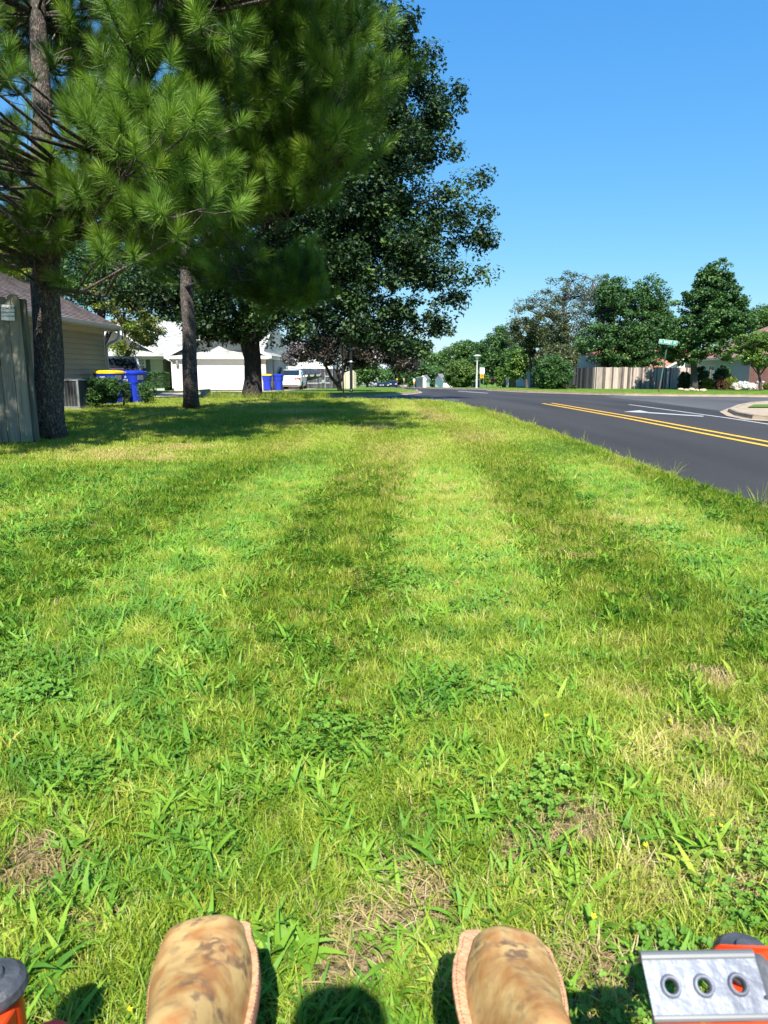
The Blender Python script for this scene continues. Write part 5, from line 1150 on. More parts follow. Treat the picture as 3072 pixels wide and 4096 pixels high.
farsign('large pale sign back left of the far dark cars', 1509, 1547, [('r', 1507, 14, 19, 'white'), ('r', 1522, 10, 10, 'siding_blue')])
farsign('small white round-topped sign beside the silver car', 1497, 1548, [('r', 1519, 8, 12, 'white')])
farsign('rusty pole with orange box near the silver car', 1486, 1549, [('r', 1465, 7, 9, 'orange'), ('r', 1458, 4, 8, 'post_rust')], 'marker_post')
# solar garden lights, rocks, mulch
def glight(u, label):
    p = on(u, 1557, .11); t = thing('garden_light', label, 'garden light', p, 0, 'small stake lights in the corner bed')
    mb = MB(); mb.tube([(0, 0, 0), (0, 0, .42)], .018, 6); build('stake', mb, M['post_white'], t, local=True); mb = MB(); mb.lathe([(.04, .42), (.10, .5), (.12, .58), (.03, .62), (0, .63)], (0, 0, 0), 10); build('lamp_head', mb, M['post_white'], t, local=True)
glight(3029, 'stake light in the mulch, left one of the pair before the brick wall'); glight(3049, 'stake light in the mulch, right one of the pair before the brick wall'); glight(2875, 'stake light before the reddish shrub'); glight(2911, 'stake light before the rounded yellow-green shrub'); glight(2957, 'stake light before the white blossoms')
M['rock'] = plain('rock_tan', (.50, .38, .27), .9, 0, .25, 3, .8, 9); M['mulch'] = plain('mulch_red', (.30, .11, .07), .95, 0, .4, 12, 1, 25); M['leaf_litter'] = plain('leaf_litter', (.36, .22, .14), .95, 0, .5, 14, 1, 30)
def rock(u, v, s, label, group='tan edging rocks', dz=.11, fl=.5):
    p = on(u, v, dz); bm = bmesh.new(); bmesh.ops.create_icosphere(bm, subdivisions=2, radius=s)
    rr = random.Random(int(u*7+v))
    for vv in bm.verts: vv.co *= 1+rr.uniform(-.18, .18); vv.co.z *= fl
    me = bpy.data.meshes.new('rock'); bm.to_mesh(me); bm.free(); me.materials.append(M['rock']); o = bpy.data.objects.new('rock', me); sc.collection.objects.link(o); o.location = (p.x, p.y, p.z+s*fl*.4); o.rotation_euler = (0, 0, rr.random()*3)
    tag(o, label, 'rock', group)
for i, (u, v, s) in enumerate([(2709, 1553, .28), (2722, 1560, .2), (2745, 1563, .2), (2765, 1561, .25), (2785, 1564, .2), (2810, 1565, .24)]): rock(u, v, s, 'flat tan edging rock round the cone-shaped tree, ' + ('leftmost, against the fence side', 'second from the left', 'just left of the trunk', 'in front of the trunk', 'just right of the trunk', 'rightmost')[i], 'edging rocks round the corner tree')
for i, (u, v, s) in enumerate([(2850, 1555, .22), (2868, 1556, .26), (2885, 1554, .3), (2902, 1556, .2), (2925, 1557, .22), (2950, 1558, .22), (2985, 1558, .2), (3010, 1557, .2)]): rock(u, v, s, 'tan edging rock of the corner bed, ' + ('leftmost, below the yellowish shrub', 'second from the left', 'below the reddish shrub', 'between the reddish and the rounded shrub', 'below the rounded yellow-green shrub', 'at the left end of the white blossoms', 'under the middle of the white blossoms', 'right of the white blossoms')[i], 'edging rocks of the corner bed')
for u, v, s, lb in [(2018, 1536, .9, 'big pale boulder between the cedar and the brown fence'), (2320, 1553, .3, 'long tan rock in the mulch by the black fence'), (2032, 1538, .5, 'smaller pale boulder touching the brown fence')]: rock(u, v, s, lb, None, .11, .7)
def bed(name, pts, mat, dz, label):
    o = sheet(name, pts, dz, mat, 'stuff'); return o
def ell(c, rx, ry, n=18): return [(c[0]+rx*math.cos(2*math.pi*i/n)*(1+.1*math.sin(i*3.3)), c[1]+ry*math.sin(2*math.pi*i/n)) for i in range(n)]
bed('mulch', ell(G(2278, 1553), 1.4, 1.1), M['mulch'], .125, 'red mulch')
bed('mulch', [(X(2830, 55), 55), (X(3072, 53)+1, 53), (X(3072, 57)+4, 57.8), (X(2830, 60), 58.5)], M['mulch'], .125, 'mulch')
bed('leaf_litter', ell(on(420, 1632), 1.1, .7), M['leaf_litter'], .03, 'litter')
bed('leaf_litter', ell((-9.0, 17), 1.1, 9), M['leaf_litter'], .028, 'litter')

# ------------------------------------------------------------------ mower and rider
M['mower_orange'] = plain('mower_orange', (.80, .065, .012), .35, 0, .06, 4)
M['mower_maroon'] = plain('grip_maroon', (.10, .012, .02), .5)
M['cap_black'] = plain('cap_dusty', (.055, .06, .068), .55, 0, .5, 22, .3, 60)
M['bright_steel'] = plain('bright_steel', (.16, .175, .21), .5, .35, .25, 18, .15, 60, .35)
MW = thing('riding_mower', 'orange-red riding mower front with black caster caps and bright perforated steel step', 'mower', (0, -.2, 0))
def mpart(name, mb, mat, **k): return build(name, mb, M[mat], MW, **k)
capL, capR = P(-32, 3908, .735), P(2985, 3800, .775)
for c in (capL, capR):
    x, y, z = c
    mb = MB(); mb.lathe([(0, .012), (.012, .012), (.014, .006), (.030, .005), (.037, -.002), (.039, -.012), (.036, -.018), (0, -.018)], (x, y, z-.006), 28); cp_ = mpart('caster_cap', mb, 'cap_black', smooth=False)
    mb = MB(); mb.lathe([(.031, -.15), (.031, 0)], (x, y, z-.02), 24); mpart('caster_tube', mb, 'mower_orange', smooth=True)
    s = -1 if x < 0 else 1
    mb = MB(); mb.prism([(x-s*.030, y-.005, z-.03), (x+s*.030, y-.005, z-.03), (x+s*.030, y-.7, z+.02), (x-s*.040, y-.7, z+.02)], (0, 0, -.075)); mpart('front_arm', mb, 'mower_orange', bevel=.006)
    mb = MB(); mb.tube([(x, y, z-.14), (x, y-.02, z-.17)], .05, 12); mb.box((x-.06, y-.10, z-.2), (.006, .2, .05)); mb.box((x+.06, y-.10, z-.2), (.006, .2, .05)); mpart('caster_fork', mb, 'cap_black')
    mb = MB(); mb.lathe([(.03, -.04), (.09, -.045), (.12, -.03), (.125, 0), (.12, .03), (.09, .045), (.03, .04)], (x, y-.16, .125), 24, 'x'); mpart('caster_wheel', mb, 'rubber', smooth=True)
# perforated step on the right: plate with three flared holes, turned up at its long edges
pc = P(2822, 3950, .60); A0, A1 = P(2577, 3826, .625), P(3028, 3818, .625); B0, B1 = P(2612, 4070, .585), P(3068, 4060, .585)
ex = (A1-A0); Wp = ex.length; ex.normalize(); ey = ((A0+A1)-(B0+B1))/2; Hp = ey.length; ey = (ey-ex*ey.dot(ex)).normalized(); en = ex.cross(ey).normalized(); pc = (A0+A1+B0+B1)/4
def PP(a, b_, c=0): return pc+ex*a+ey*b_+en*c
mb = MB(); holes = [(-.30*Wp+.0, -.01*Hp), (-.015*Wp, -.01*Hp), (.285*Wp, .0)]; hr = .0062
cells = [(-.5*Wp, -.16*Wp), (-.16*Wp, .12*Wp), (.12*Wp, .5*Wp)]
for lev in (0, -.003):
    for (hx, hy), (xa, xb) in zip(holes, cells):
        N = 32; ring = []; rect = []
        for i in range(N):
            a = 2*math.pi*i/N; c_, s_ = math.cos(a), math.sin(a); ring.append((hx+hr*c_, hy+hr*s_))
            tx = (xb-hx)/c_ if c_ > 1e-6 else ((xa-hx)/c_ if c_ < -1e-6 else 1e9); ty = (Hp/2-hy)/s_ if s_ > 1e-6 else ((-Hp/2-hy)/s_ if s_ < -1e-6 else 1e9)
            q = min(tx, ty); rect.append((hx+c_*q, hy+s_*q))
        for i in range(N):
            j = (i+1) % N; mb.face([PP(*ring[i], lev), PP(*ring[j], lev), PP(*rect[j], lev), PP(*rect[i], lev)])
            # corner fill
            ra, rb = rect[i], rect[j]
            if abs(ra[0]-rb[0]) > 1e-5 and abs(ra[1]-rb[1]) > 1e-5:
                cx_ = xb if max(ra[0], rb[0]) > hx+.4*(xb-hx) else xa; cy_ = Hp/2 if ra[1] > 0 else -Hp/2
                mb.face([PP(*ra, lev), PP(*rb, lev), PP(cx_, cy_, lev)])
sp1 = mpart('step_plate', mb, 'bright_steel')
mb = MB()
for hx, hy in holes:
    prev = None; prof = [(hr, -.006), (hr*.95, -.001), (hr*1.1, .0035), (hr*1.35, .0045), (hr*1.6, .002), (hr*1.7, .0003)]
    o = len(mb.v); N = 32
    for r, h in prof:
        for i in range(N): a = 2*math.pi*i/N; mb.vert(PP(hx+r*math.cos(a), hy+r*math.sin(a), h))
    for k_ in range(len(prof)-1):
        for i in range(N): mb.f.append([o+k_*N+i, o+k_*N+(i+1) % N, o+(k_+1)*N+(i+1) % N, o+(k_+1)*N+i])
build('hole_collar', mb, M['bright_steel'], MW, smooth=True)
mb = MB()
mb.tube([PP(-.5*Wp, Hp/2, -.004), PP(.5*Wp, Hp/2, -.004)], .0055, 12); mb.tube([PP(-.5*Wp, -Hp/2, -.004), PP(.5*Wp, -Hp/2, -.004)], .0045, 12)
mb.prism([PP(-.5*Wp, Hp/2, -.006), PP(.5*Wp, Hp/2, -.006), PP(.5*Wp, Hp/2+.002, -.03), PP(-.5*Wp, Hp/2+.002, -.03)], ey*-.003)
mpart('step_rim', mb, 'greysign', smooth=False)
mb = MB(); mb.prism([PP(-.46*Wp, -Hp/2-.004, -.012), PP(.6*Wp, -Hp/2-.004, -.012), PP(.6*Wp, -Hp/2-.05, -.02), PP(-.46*Wp, -Hp/2-.05, -.02)], en*-.01); mpart('step_bracket', mb, 'mower_orange', bevel=.002)
mb = MB(); mb.prism([PP(.47*Wp, Hp/2+.004, -.004), PP(.60*Wp, Hp/2+.001, -.006), PP(.74*Wp, .1*Hp, -.01), PP(.78*Wp, -Hp/2, -.012), PP(.505*Wp, -Hp/2, -.004)], en*-.02); mb.box(PP(.49*Wp, -.22*Hp, .001), (.004, .004, .004)); mpart('end_guard', mb, 'cap_black', bevel=.003)
mb = MB(); mb.prism([PP(.30*Wp, Hp/2+.015, -.03), PP(.9*Wp, Hp/2+.012, -.03), PP(.9*Wp, Hp/2-.02, -.06), PP(.30*Wp, Hp/2+.003, -.06)], en*-.03); mpart('front_gusset', mb, 'mower_orange', bevel=.004)
# floor pan, deck, seat, rear tyres and engine, behind and below the camera
mb = MB(); mb.box((0, .42, .165), (.62, .56, .015)); mb.box((0, .70, .172), (.60, .02, .03)); mpart('floor_pan', mb, 'cap_black', bevel=.005)
mb = MB(); loft(mb, [(.08, 0, .02, .62, .40, 3), (.20, 0, .02, .62, .40, 3), (.235, 0, .02, .50, .33, 3)], 36); mpart('mower_deck', mb, 'mower_orange')
mb = MB(); mb.box((-.36, -.45, .30), (.06, 1.5, .07)); mb.box((.36, -.45, .30), (.06, 1.5, .07)); mb.box((0, -.9, .42), (.74, .5, .08)); mpart('frame', mb, 'mower_orange', bevel=.01)
for s in (-1, 1):
    mb = MB(); mb.lathe([(.1, -.12), (.24, -.13), (.28, -.09), (.285, 0), (.28, .09), (.24, .13), (.1, .12)], (s*.50, -.85, .285), 32, 'x'); wh = mpart('rear_wheel', mb, 'rubber', smooth=True)
    mb = MB(); mb.lathe([(0, s*.10), (.1, s*.12), (.16, s*.1)], (s*.50, -.85, .285), 20, 'x'); build('rim', mb, M['steel'], wh)
    mb = MB(); mb.tube([(s*.40, -.30, .4), (s*.40, -.24, .72), (s*.30, -.16, .86), (s*.12, -.14, .88)], .014, 10); mb.tube([(s*.30, -.16, .86), (s*.14, -.14, .88)], .02, 10); mpart('steering_lever', mb, 'cap_black')
mb = MB(); loft(mb, [(.42, 0, -.52, .24, .24, 4), (.52, 0, -.52, .26, .25, 4), (.55, 0, -.52, .22, .21, 4)], 28); mpart('seat', mb, 'rubber', smooth=True)
mb = MB(); loft(mb, [(.52, 0, -.76, .22, .06, 4), (.80, 0, -.82, .24, .06, 4), (.98, 0, -.86, .20, .05, 4)], 28); mpart('backrest', mb, 'rubber', smooth=True)
mb = MB(); loft(mb, [(.45, 0, -1.2, .26, .24, 4), (.70, 0, -1.2, .26, .24, 4), (.76, 0, -1.2, .18, .16, 2)], 28); mpart('engine', mb, 'cap_black')
mb = MB(); mb.lathe([(0, -.0), (.02, .0), (.028, -.01), (.022, -.03)], P(185, 4150, .60), 18); mpart('deck_pin', mb, 'mower_maroon', smooth=True)

# rider: body by skinning a skeleton; boots are clothing parts
PR = thing('person', 'seated rider seen from above in worn tan leather work boots resting on the mower', 'person', (0, -.5, .5))
def skin_body(name, verts, edges, radii, mat, parent, sub=2):
    me = bpy.data.meshes.new(name); off = parent_loc(parent); me.from_pydata([tuple(Vector(v)-off) for v in verts], edges, []); ob = bpy.data.objects.new(name, me); sc.collection.objects.link(ob); ob.parent = parent
    ob.modifiers.new('s', 'SKIN'); 
    for i, r in enumerate(radii): me.skin_vertices[0].data[i].radius = (r, r) if not hasattr(r, '__len__') else r
    me.skin_vertices[0].data[0].use_root = True
    if sub: m_ = ob.modifiers.new('u', 'SUBSURF'); m_.levels = sub; m_.render_levels = sub
    bpy.context.view_layer.update(); dg = bpy.context.evaluated_depsgraph_get(); m2 = bpy.data.meshes.new_from_object(ob.evaluated_get(dg)); ob.modifiers.clear(); ob.data = m2; m2.name = name
    m2.materials.clear(); m2.materials.append(mat); m2.polygons.foreach_set('use_smooth', [True]*len(m2.polygons)); return ob
M['skin'] = plain('skin', (.50, .30, .21), .5, 0, .06); M['jeans'] = plain('jeans', (.03, .045, .09), .9, 0, .25, 20); M['shirt'] = plain('shirt', (.16, .17, .18), .9, 0, .1); M['hair'] = plain('hair', (.05, .03, .02), .8)
vb = [(0, -.45, .60), (0, -.44, .80), (0, -.40, 1.02), (0, -.34, 1.18), (0, -.31, 1.25), (0, -.27, 1.34), (0, -.25, 1.42),
      (.18, -.34, 1.16), (.34, -.18, 1.10), (.14, -.15, 1.00), (.08, -.13, .98), (-.18, -.34, 1.16), (-.34, -.18, 1.10), (-.14, -.15, 1.00), (-.08, -.13, .98)]
eb = [(0, 1), (1, 2), (2, 3), (3, 4), (4, 5), (5, 6), (3, 7), (7, 8), (8, 9), (9, 10), (3, 11), (11, 12), (12, 13), (13, 14)]
skin_body('body', vb, eb, [(.15, .12), (.14, .11), (.16, .11), (.09, .09), .055, (.075, .09), (.06, .08), .06, .042, .032, .03, .06, .042, .032, .03], M['skin'], PR)
skin_body('shirt', [(0, -.45, .58), (0, -.44, .80), (0, -.40, 1.02), (0, -.34, 1.18), (.18, -.34, 1.16), (.33, -.19, 1.11), (-.18, -.34, 1.16), (-.33, -.19, 1.11)], [(0, 1), (1, 2), (2, 3), (3, 4), (4, 5), (3, 6), (6, 7)], [(.18, .14), (.17, .13), (.19, .13), (.10, .10), .085, .07, .085, .07], M['shirt'], PR)
skin_body('trousers', [(0, -.45, .58), (.12, -.40, .57), (.19, -.02, .60), (.20, .20, .56), (.175, .36, .40), (.158, .48, .34), (-.12, -.40, .57), (-.20, -.02, .60), (-.23, .20, .56), (-.22, .36, .40), (-.208, .48, .34)], [(0, 1), (1, 2), (2, 3), (3, 4), (4, 5), (0, 6), (6, 7), (7, 8), (8, 9), (9, 10)], [(.17, .13), .11, .085, .065, .052, .045, .11, .085, .065, .052, .045], M['jeans'], PR)
skin_body('hair', [(0, -.30, 1.38), (0, -.29, 1.46), (0, -.26, 1.50)], [(0, 1), (1, 2)], [(.085, .09), (.09, .10), (.06, .07)], M['hair'], PR)
for s in (-1, 1):
    hx = s*.065
    for k_, (dx, L) in enumerate(((-.03, .07), (-.01, .08), (.01, .075), (.03, .06))):
        skin_body('finger', [(hx+dx*.5, -.13, .98), (hx+dx*.6-s*.0, -.10, .99+dx), (hx-s*.02, -.075, 1.0+dx), (hx-s*.045, -.08, 1.0+dx)], [(0, 1), (1, 2), (2, 3)], [.009, .0085, .008, .007], M['skin'], PR, 1)
    skin_body('thumb', [(hx, -.14, .98), (hx-s*.02, -.11, .955), (hx-s*.04, -.09, .965)], [(0, 1), (1, 2)], [.012, .010, .009], M['skin'], PR, 1)
# phone in the hands, just behind the lens
mb = MB(); mb.box((0, -.085, 1.02), (.155, .009, .075), rx=-.2); PH = build('phone', mb, M['black'], None, bevel=.003); tag(PH, 'black phone held in both hands by the rider', 'phone')
# boots
def leather(name, seed):
    m, n, l, b = newmat(name); tc = n.new('ShaderNodeTexCoord'); mp = n.new('ShaderNodeMapping'); mp.inputs['Location'].default_value = (seed, seed*1.7, 0); l.new(tc.outputs['Object'], mp.inputs[0])
    def noise(sc_, det, dist=0): q = n.new('ShaderNodeTexNoise'); q.inputs['Scale'].default_value = sc_; q.inputs['Detail'].default_value = det; q.inputs['Distortion'].default_value = dist; l.new(mp.outputs[0], q.inputs[0]); return q
    a, c, d, e = noise(26, 7, .3), noise(60, 9, .4), noise(190, 3), noise(13, 3)
    r = n.new('ShaderNodeValToRGB'); r.color_ramp.elements[0].position = .38; r.color_ramp.elements[1].position = .60; r.color_ramp.elements[0].color = (.44, .20, .06, 1); r.color_ramp.elements[1].color = (.62, .40, .15, 1)
    l.new(a.outputs[0], r.inputs[0])
    r2 = n.new('ShaderNodeValToRGB'); r2.color_ramp.elements[0].position = .47; r2.color_ramp.elements[1].position = .60; r2.color_ramp.elements[0].color = (0, 0, 0, 1); r2.color_ramp.elements[1].color = (.85, .85, .85, 1); l.new(c.outputs[0], r2.inputs[0])
    r3 = n.new('ShaderNodeValToRGB'); r3.color_ramp.elements[0].position = .47; r3.color_ramp.elements[1].position = .60; r3.color_ramp.elements[0].color = (.12, .12, .12, 1); r3.color_ramp.elements[1].color = (1, 1, 1, 1); l.new(e.outputs[0], r3.inputs[0])
    mu = n.new('ShaderNodeMath'); mu.operation = 'MULTIPLY'; l.new(r2.outputs[0], mu.inputs[0]); l.new(r3.outputs[0], mu.inputs[1])
    mx = n.new('ShaderNodeMix'); mx.data_type = 'RGBA'; l.new(mu.outputs[0], mx.inputs[0]); l.new(r.outputs[0], mx.inputs[6]); mx.inputs[7].default_value = (.17, .085, .05, 1)
    l.new(mx.outputs[2], b.inputs['Base Color']); b.inputs['Roughness'].default_value = .5
    bp = n.new('ShaderNodeBump'); bp.inputs['Strength'].default_value = .2; bp.inputs['Distance'].default_value = .0015; l.new(d.outputs[0], bp.inputs['Height']); l.new(bp.outputs[0], b.inputs['Normal'])
    return m
M['welt'] = plain('boot_welt', (.52, .27, .14), .7, 0, .15, 30, .4, 120); M['sole'] = plain('boot_sole', (.34, .15, .09), .8, 0, .15, 20)
M['stitch'] = plain('stitch_thread', (.20, .12, .08), .8)
def boot(label, heel, toe, roll, sq, seed, inner, wx=.004, ty=.992, wk=1.0):
    """heel, toe: world points of the sole centreline; roll about the long axis; sq: squareness of the toe"""
    heel, toe = Vector(heel), Vector(toe); L = (toe-heel).length; fy = (toe-heel).normalized(); fx = fy.cross(Vector((0, 0, 1))).normalized(); fz = fx.cross(fy)
    rm = Matrix.Rotation(roll, 3, fy); fx = rm @ fx; fz = rm @ fz
    b = thing('boot', label, None, heel); del b['category']; b.parent = PR; b.location = heel-parent_loc(PR)
    def W(x, y, z): return heel+fx*x+fy*y+fz*z
    def halfw(t): return wk*halfw0(t)
    def halfw0(t):   # outline half width along the length
        base = [(0, .034), (.06, .042), (.25, .044), (.45, .052), (.62, .061), (.74, .0645), (.84, .0625), (.91, .056)]
        if t <= .91:
            for (a, wa), (c, wc) in zip(base, base[1:]):
                if t <= c: f = (t-a)/(c-a); return wa+(wc-wa)*f*f*(3-2*f)
        f = (t-.91)/.09; return .056*max(0, 1-f**sq)**(1/sq)
    ts = [0, .03, .08, .16, .25, .35, .45, .54, .62, .70, .77, .83, .88, .92, .95, .97, .985, .995, 1.0]
    off = lambda t: inner*(.006*math.sin(math.pi*min(1, t)))
    def ring(mb, ex_, z0_, z1_, out=1.0):
        o = len(mb.v); N = len(ts)
        for z in (z0_, z1_):
            for t in ts: mb.vert(W(off(t)+halfw(t)+ex_ if t < 1 else off(t), t*L+(ex_ if t > .9 else 0)*((t-.9)/.1), z))
            for t in ts[::-1][1:]: mb.vert(W(off(t)-halfw(t)-ex_, t*L+(ex_ if t > .9 else 0)*((t-.9)/.1), z))
        k = 2*N-1
        for i in range(k): j = (i+1) % k; mb.f.append([o+i, o+j, o+k+j, o+k+i])
        mb.f.append([o+i for i in range(k)][::-1]); mb.f.append([o+k+i for i in range(k)])
    mb = MB(); ring(mb, .004, 0, .014); mb.box(W(0, .04, -.012), (.065, .07, .026)); build('sole', mb, M['sole'], b, bevel=.002)
    mb = MB(); ring(mb, wx, .0145, .020); build('welt', mb, M['welt'], b, bevel=.0015)
    # upper: half-super-ellipse sections
    mb = MB(); hs = [(0, .10), (.06, .125), (.16, .135), (.25, .135), (.35, .118), (.45, .104), (.54, .090), (.62, .078), (.70, .067), (.77, .060), (.83, .054), (.88, .050), (.92, .046), (.95, .041), (.97, .035), (.985, .027), (.995, .015)]
    idx = []; n_ = 18
    for t, h in hs:
        hw = halfw(t)-(.0025 if wx < .008 else .006); row = []
        if inner and t > .3: pass
        for i in range(n_+1):
            a = math.pi*i/n_; c_, s_ = math.cos(a), math.sin(a); e1 = 2/2.7
            row.append(mb.vert(W(off(t)*1.0-inner*.0015+hw*math.copysign(abs(c_)**e1, c_)*(1-.06*s_), t*L*(ty if t > .7 else ty+(1-ty)*(1-t/.7)), .020+h*abs(s_)**(2/2.3))))
        idx.append(row)
    for a, c in zip(idx, idx[1:]):
        for i in range(n_): mb.f.append([a[i], a[i+1], c[i+1], c[i]])
    mb.f.append(idx[-1]); mb.f.append(idx[0][::-1]); u_ = build('upper', mb, leather('leather_worn', seed), b, smooth=True)
    m_ = u_.modifiers.new('sub', 'SUBSURF'); m_.levels = 1; m_.render_levels = 1
    # shaft
    mb = MB(); c0 = W(0, .30*L, .10); 
    mb.tube([W(0, .15*L, .07), W(0, .02*L, .13), W(0, -.18*L, .19)], [.038, .040, .042], 20); build('shaft', mb, leather('leather_shaft', seed+3), b, smooth=True)
    # stitching on the welt
    mb = MB()
    for sgn in (-1, 1):
        for i in range(46):
            t = .25+.72*i/46; t2 = t+.008
            mb.tube([W(off(t)+sgn*(halfw(t)+.0032), t*L, .0208), W(off(t2)+sgn*(halfw(t2)+.0032), t2*L, .0208)], .0007, 4)
    build('stitching', mb, M['stitch'], b)
    return b
tL = P(830, 3672, .868); tR = P(2015, 3712, .872)
boot('tan leather boot with squared toe and dark scuffs on its outer side', (-.205, .565, .228), (tL.x, tL.y, tL.z-.035), math.radians(-7), 5.0, 1.3, 1, wk=1.06)
boot('tan leather boot with rounder toe, brown blotches and wide open welt', (.155, .565, .228), (tR.x, tR.y, tR.z-.035), math.radians(10), 3.4, 5.1, -1, .0085, .975, 1.06)

# ------------------------------------------------------------------ grass
def grassmat(name, cols, rough=.45, trans=.35, spec=.35):
    m, n, l, b = newmat(name)
    ai = n.new('ShaderNodeAttribute'); ai.attribute_type = 'INSTANCER'; ai.attribute_name = 'dry_shade'
    ag = n.new('ShaderNodeAttribute'); ag.attribute_name = 'tint'
    a1 = n.new('ShaderNodeMath'); a1.operation = 'MULTIPLY_ADD'; a1.inputs[1].default_value = .35; l.new(ag.outputs['Fac'], a1.inputs[0]); l.new(ai.outputs['Fac'], a1.inputs[2])
    r = n.new('ShaderNodeValToRGB')
    while len(r.color_ramp.elements) < len(cols): r.color_ramp.elements.new(.5)
    for i, (p_, c) in enumerate(cols): e = r.color_ramp.elements[i]; e.position = p_; e.color = rgba(c)
    l.new(a1.outputs[0], r.inputs[0]); l.new(r.outputs[0], b.inputs['Base Color']); b.inputs['Roughness'].default_value = rough; b.inputs['Specular IOR Level'].default_value = spec
    tr = n.new('ShaderNodeBsdfTranslucent'); mx = n.new('ShaderNodeMixShader'); mx.inputs[0].default_value = trans
    l.new(r.outputs[0], tr.inputs[0]); l.new(b.outputs[0], mx.inputs[1]); l.new(tr.outputs[0], mx.inputs[2]); l.new(mx.outputs[0], n['Material Output'].inputs[0])
    return m
M['blade'] = grassmat('grass_blade', [(0, (.05, .125, .012)), (.3, (.13, .24, .018)), (.55, (.27, .39, .028)), (.8, (.44, .47, .075)), (1.0, (.58, .46, .19))])
M['broad'] = grassmat('grass_broad', [(0, (.045, .14, .018)), (.35, (.10, .25, .026)), (.7, (.20, .37, .032)), (1.0, (.38, .46, .06))], .55, .3, .25)
M['straw'] = grassmat('grass_straw', [(0, (.22, .15, .06)), (.5, (.40, .31, .13)), (1, (.55, .46, .24))], .7, .2)
M['clover'] = grassmat('clover_leaf', [(0, (.07, .18, .02)), (.6, (.14, .30, .03)), (1, (.24, .38, .05))], .5, .3)
M['flower_y'] = plain('flower_yellow', (.85, .65, .01), .6)
rngT = np.random.default_rng(99)
def blade_tuft(n, Rb, Lr, wr_, lean, seg=3, curl=1.0, flat=0.0):
    V, F, T = [], [], []
    for _ in range(n):
        a = rngT.random()*2*np.pi; r = Rb*np.sqrt(rngT.random()); b0 = np.array([r*np.cos(a), r*np.sin(a), 0.0])
        L = rngT.uniform(*Lr); w = rngT.uniform(*wr_); da = rngT.random()*2*np.pi; ln = rngT.uniform(*lean); d = np.array([np.cos(da), np.sin(da), 0]); up = np.array([0, 0, 1.0])
        sd = np.array([-d[1], d[0], 0])+rngT.normal(size=3)*.25; sd /= np.linalg.norm(sd); o = len(V); p = b0.copy(); th = ln*.35; tt = rngT.random()
        for k in range(seg+1):
            f = k/seg; ww = w*(1-f**1.8)*(.65+.6*min(1, f*3)) if k < seg else 0
            if k < seg: V += [p-sd*ww/2, p+sd*ww/2]; T += [tt*.8+.2*f]*2
            else: V += [p]; T += [tt*.8+.2]
            th2 = th+curl*ln*(f+.2)*.8; p = p+(up*np.cos(th2)+d*np.sin(th2))*L/seg
        for k in range(seg-1): q = o+2*k; F += [(q, q+1, q+3), (q, q+3, q+2)]
        q = o+2*(seg-1); F.append((q, q+1, q+2))
    return np.array(V), np.array(F), np.array(T)
def clover_tuft(n, flower=False):
    V, F, T = [], [], []
    for _ in range(n):
        c = np.array([rngT.normal()*.03, rngT.normal()*.03, rngT.uniform(.018, .05)]); a0 = rngT.random()*6.28; s = rngT.uniform(.003, .0055); tt = rngT.random(); tl = rngT.normal(size=2)*.3
        for q in range(3):
            a = a0+q*2.094; cc = c+s*1.0*np.array([np.cos(a), np.sin(a), 0]); o = len(V); V.append(cc)
            for k in range(6): b_ = k*1.047; v = np.array([np.cos(b_), np.sin(b_), 0])*s*.95; v[2] = tl[0]*v[0]+tl[1]*v[1]+.002; V.append(cc+v)
            T += [tt]*7; F += [(o, o+1+k, o+1+(k+1) % 6) for k in range(6)]
    return np.array(V), np.array(F), np.array(T)
gcol = bpy.data.collections.new('grass_sources')
def src(i, data, mat):
    V, F, T = data; o = npmesh('g%02d' % i, V, F, mat, None, T); sc.collection.objects.unlink(o); gcol.objects.link(o)
SRC = []
def add(data, mat): src(len(SRC), data, M[mat]); SRC.append(mat); return len(SRC)-1
fine = [add(blade_tuft(34, .036, (.03, .065), (.0012, .0023), (.4, 1.9)), 'blade') for _ in range(5)]
lush = [add(blade_tuft(26, .04, (.035, .07), (.002, .0038), (.5, 2.0)), 'blade') for _ in range(4)]
crab = [add(blade_tuft(9, .03, (.045, .10), (.007, .0125), (.8, 1.9), 4, 1.0), 'broad') for _ in range(5)]
crabs = [add(blade_tuft(12, .03, (.03, .06), (.004, .008), (.8, 2.0), 3), 'broad') for _ in range(4)]
straw = [add(blade_tuft(14, .04, (.02, .065), (.0013, .0028), (.9, 2.2), 3), 'straw') for _ in range(3)]
clov = [add(clover_tuft(16), 'clover') for _ in range(3)]
far_ = [add(blade_tuft(34, .085, (.03, .058), (.003, .006), (.4, 1.7), 2), 'blade') for _ in range(4)]
tall = [add(blade_tuft(12, .03, (.12, .24), (.002, .0035), (.2, 1.0), 4), 'blade') for _ in range(2)]
flo = add((np.array([(.008*np.cos(a)*(1 if k % 2 else .55), .008*np.sin(a)*(1 if k % 2 else .55), .075+.003*(k % 2)) for k, a in enumerate(np.linspace(0, 6.283, 11)[:-1])]+[(0, 0, .075)]+[(-.001, 0, 0), (.001, 0, 0), (0, 0, .075)]), np.array([(10, k, (k+1) % 10) for k in range(10)]+[(11, 12, 13)]), np.zeros(14)), 'flower_y')
plantain = [add(blade_tuft(6, .01, (.05, .08), (.022, .03), (.8, 1.4), 4), 'broad') for _ in range(1)]

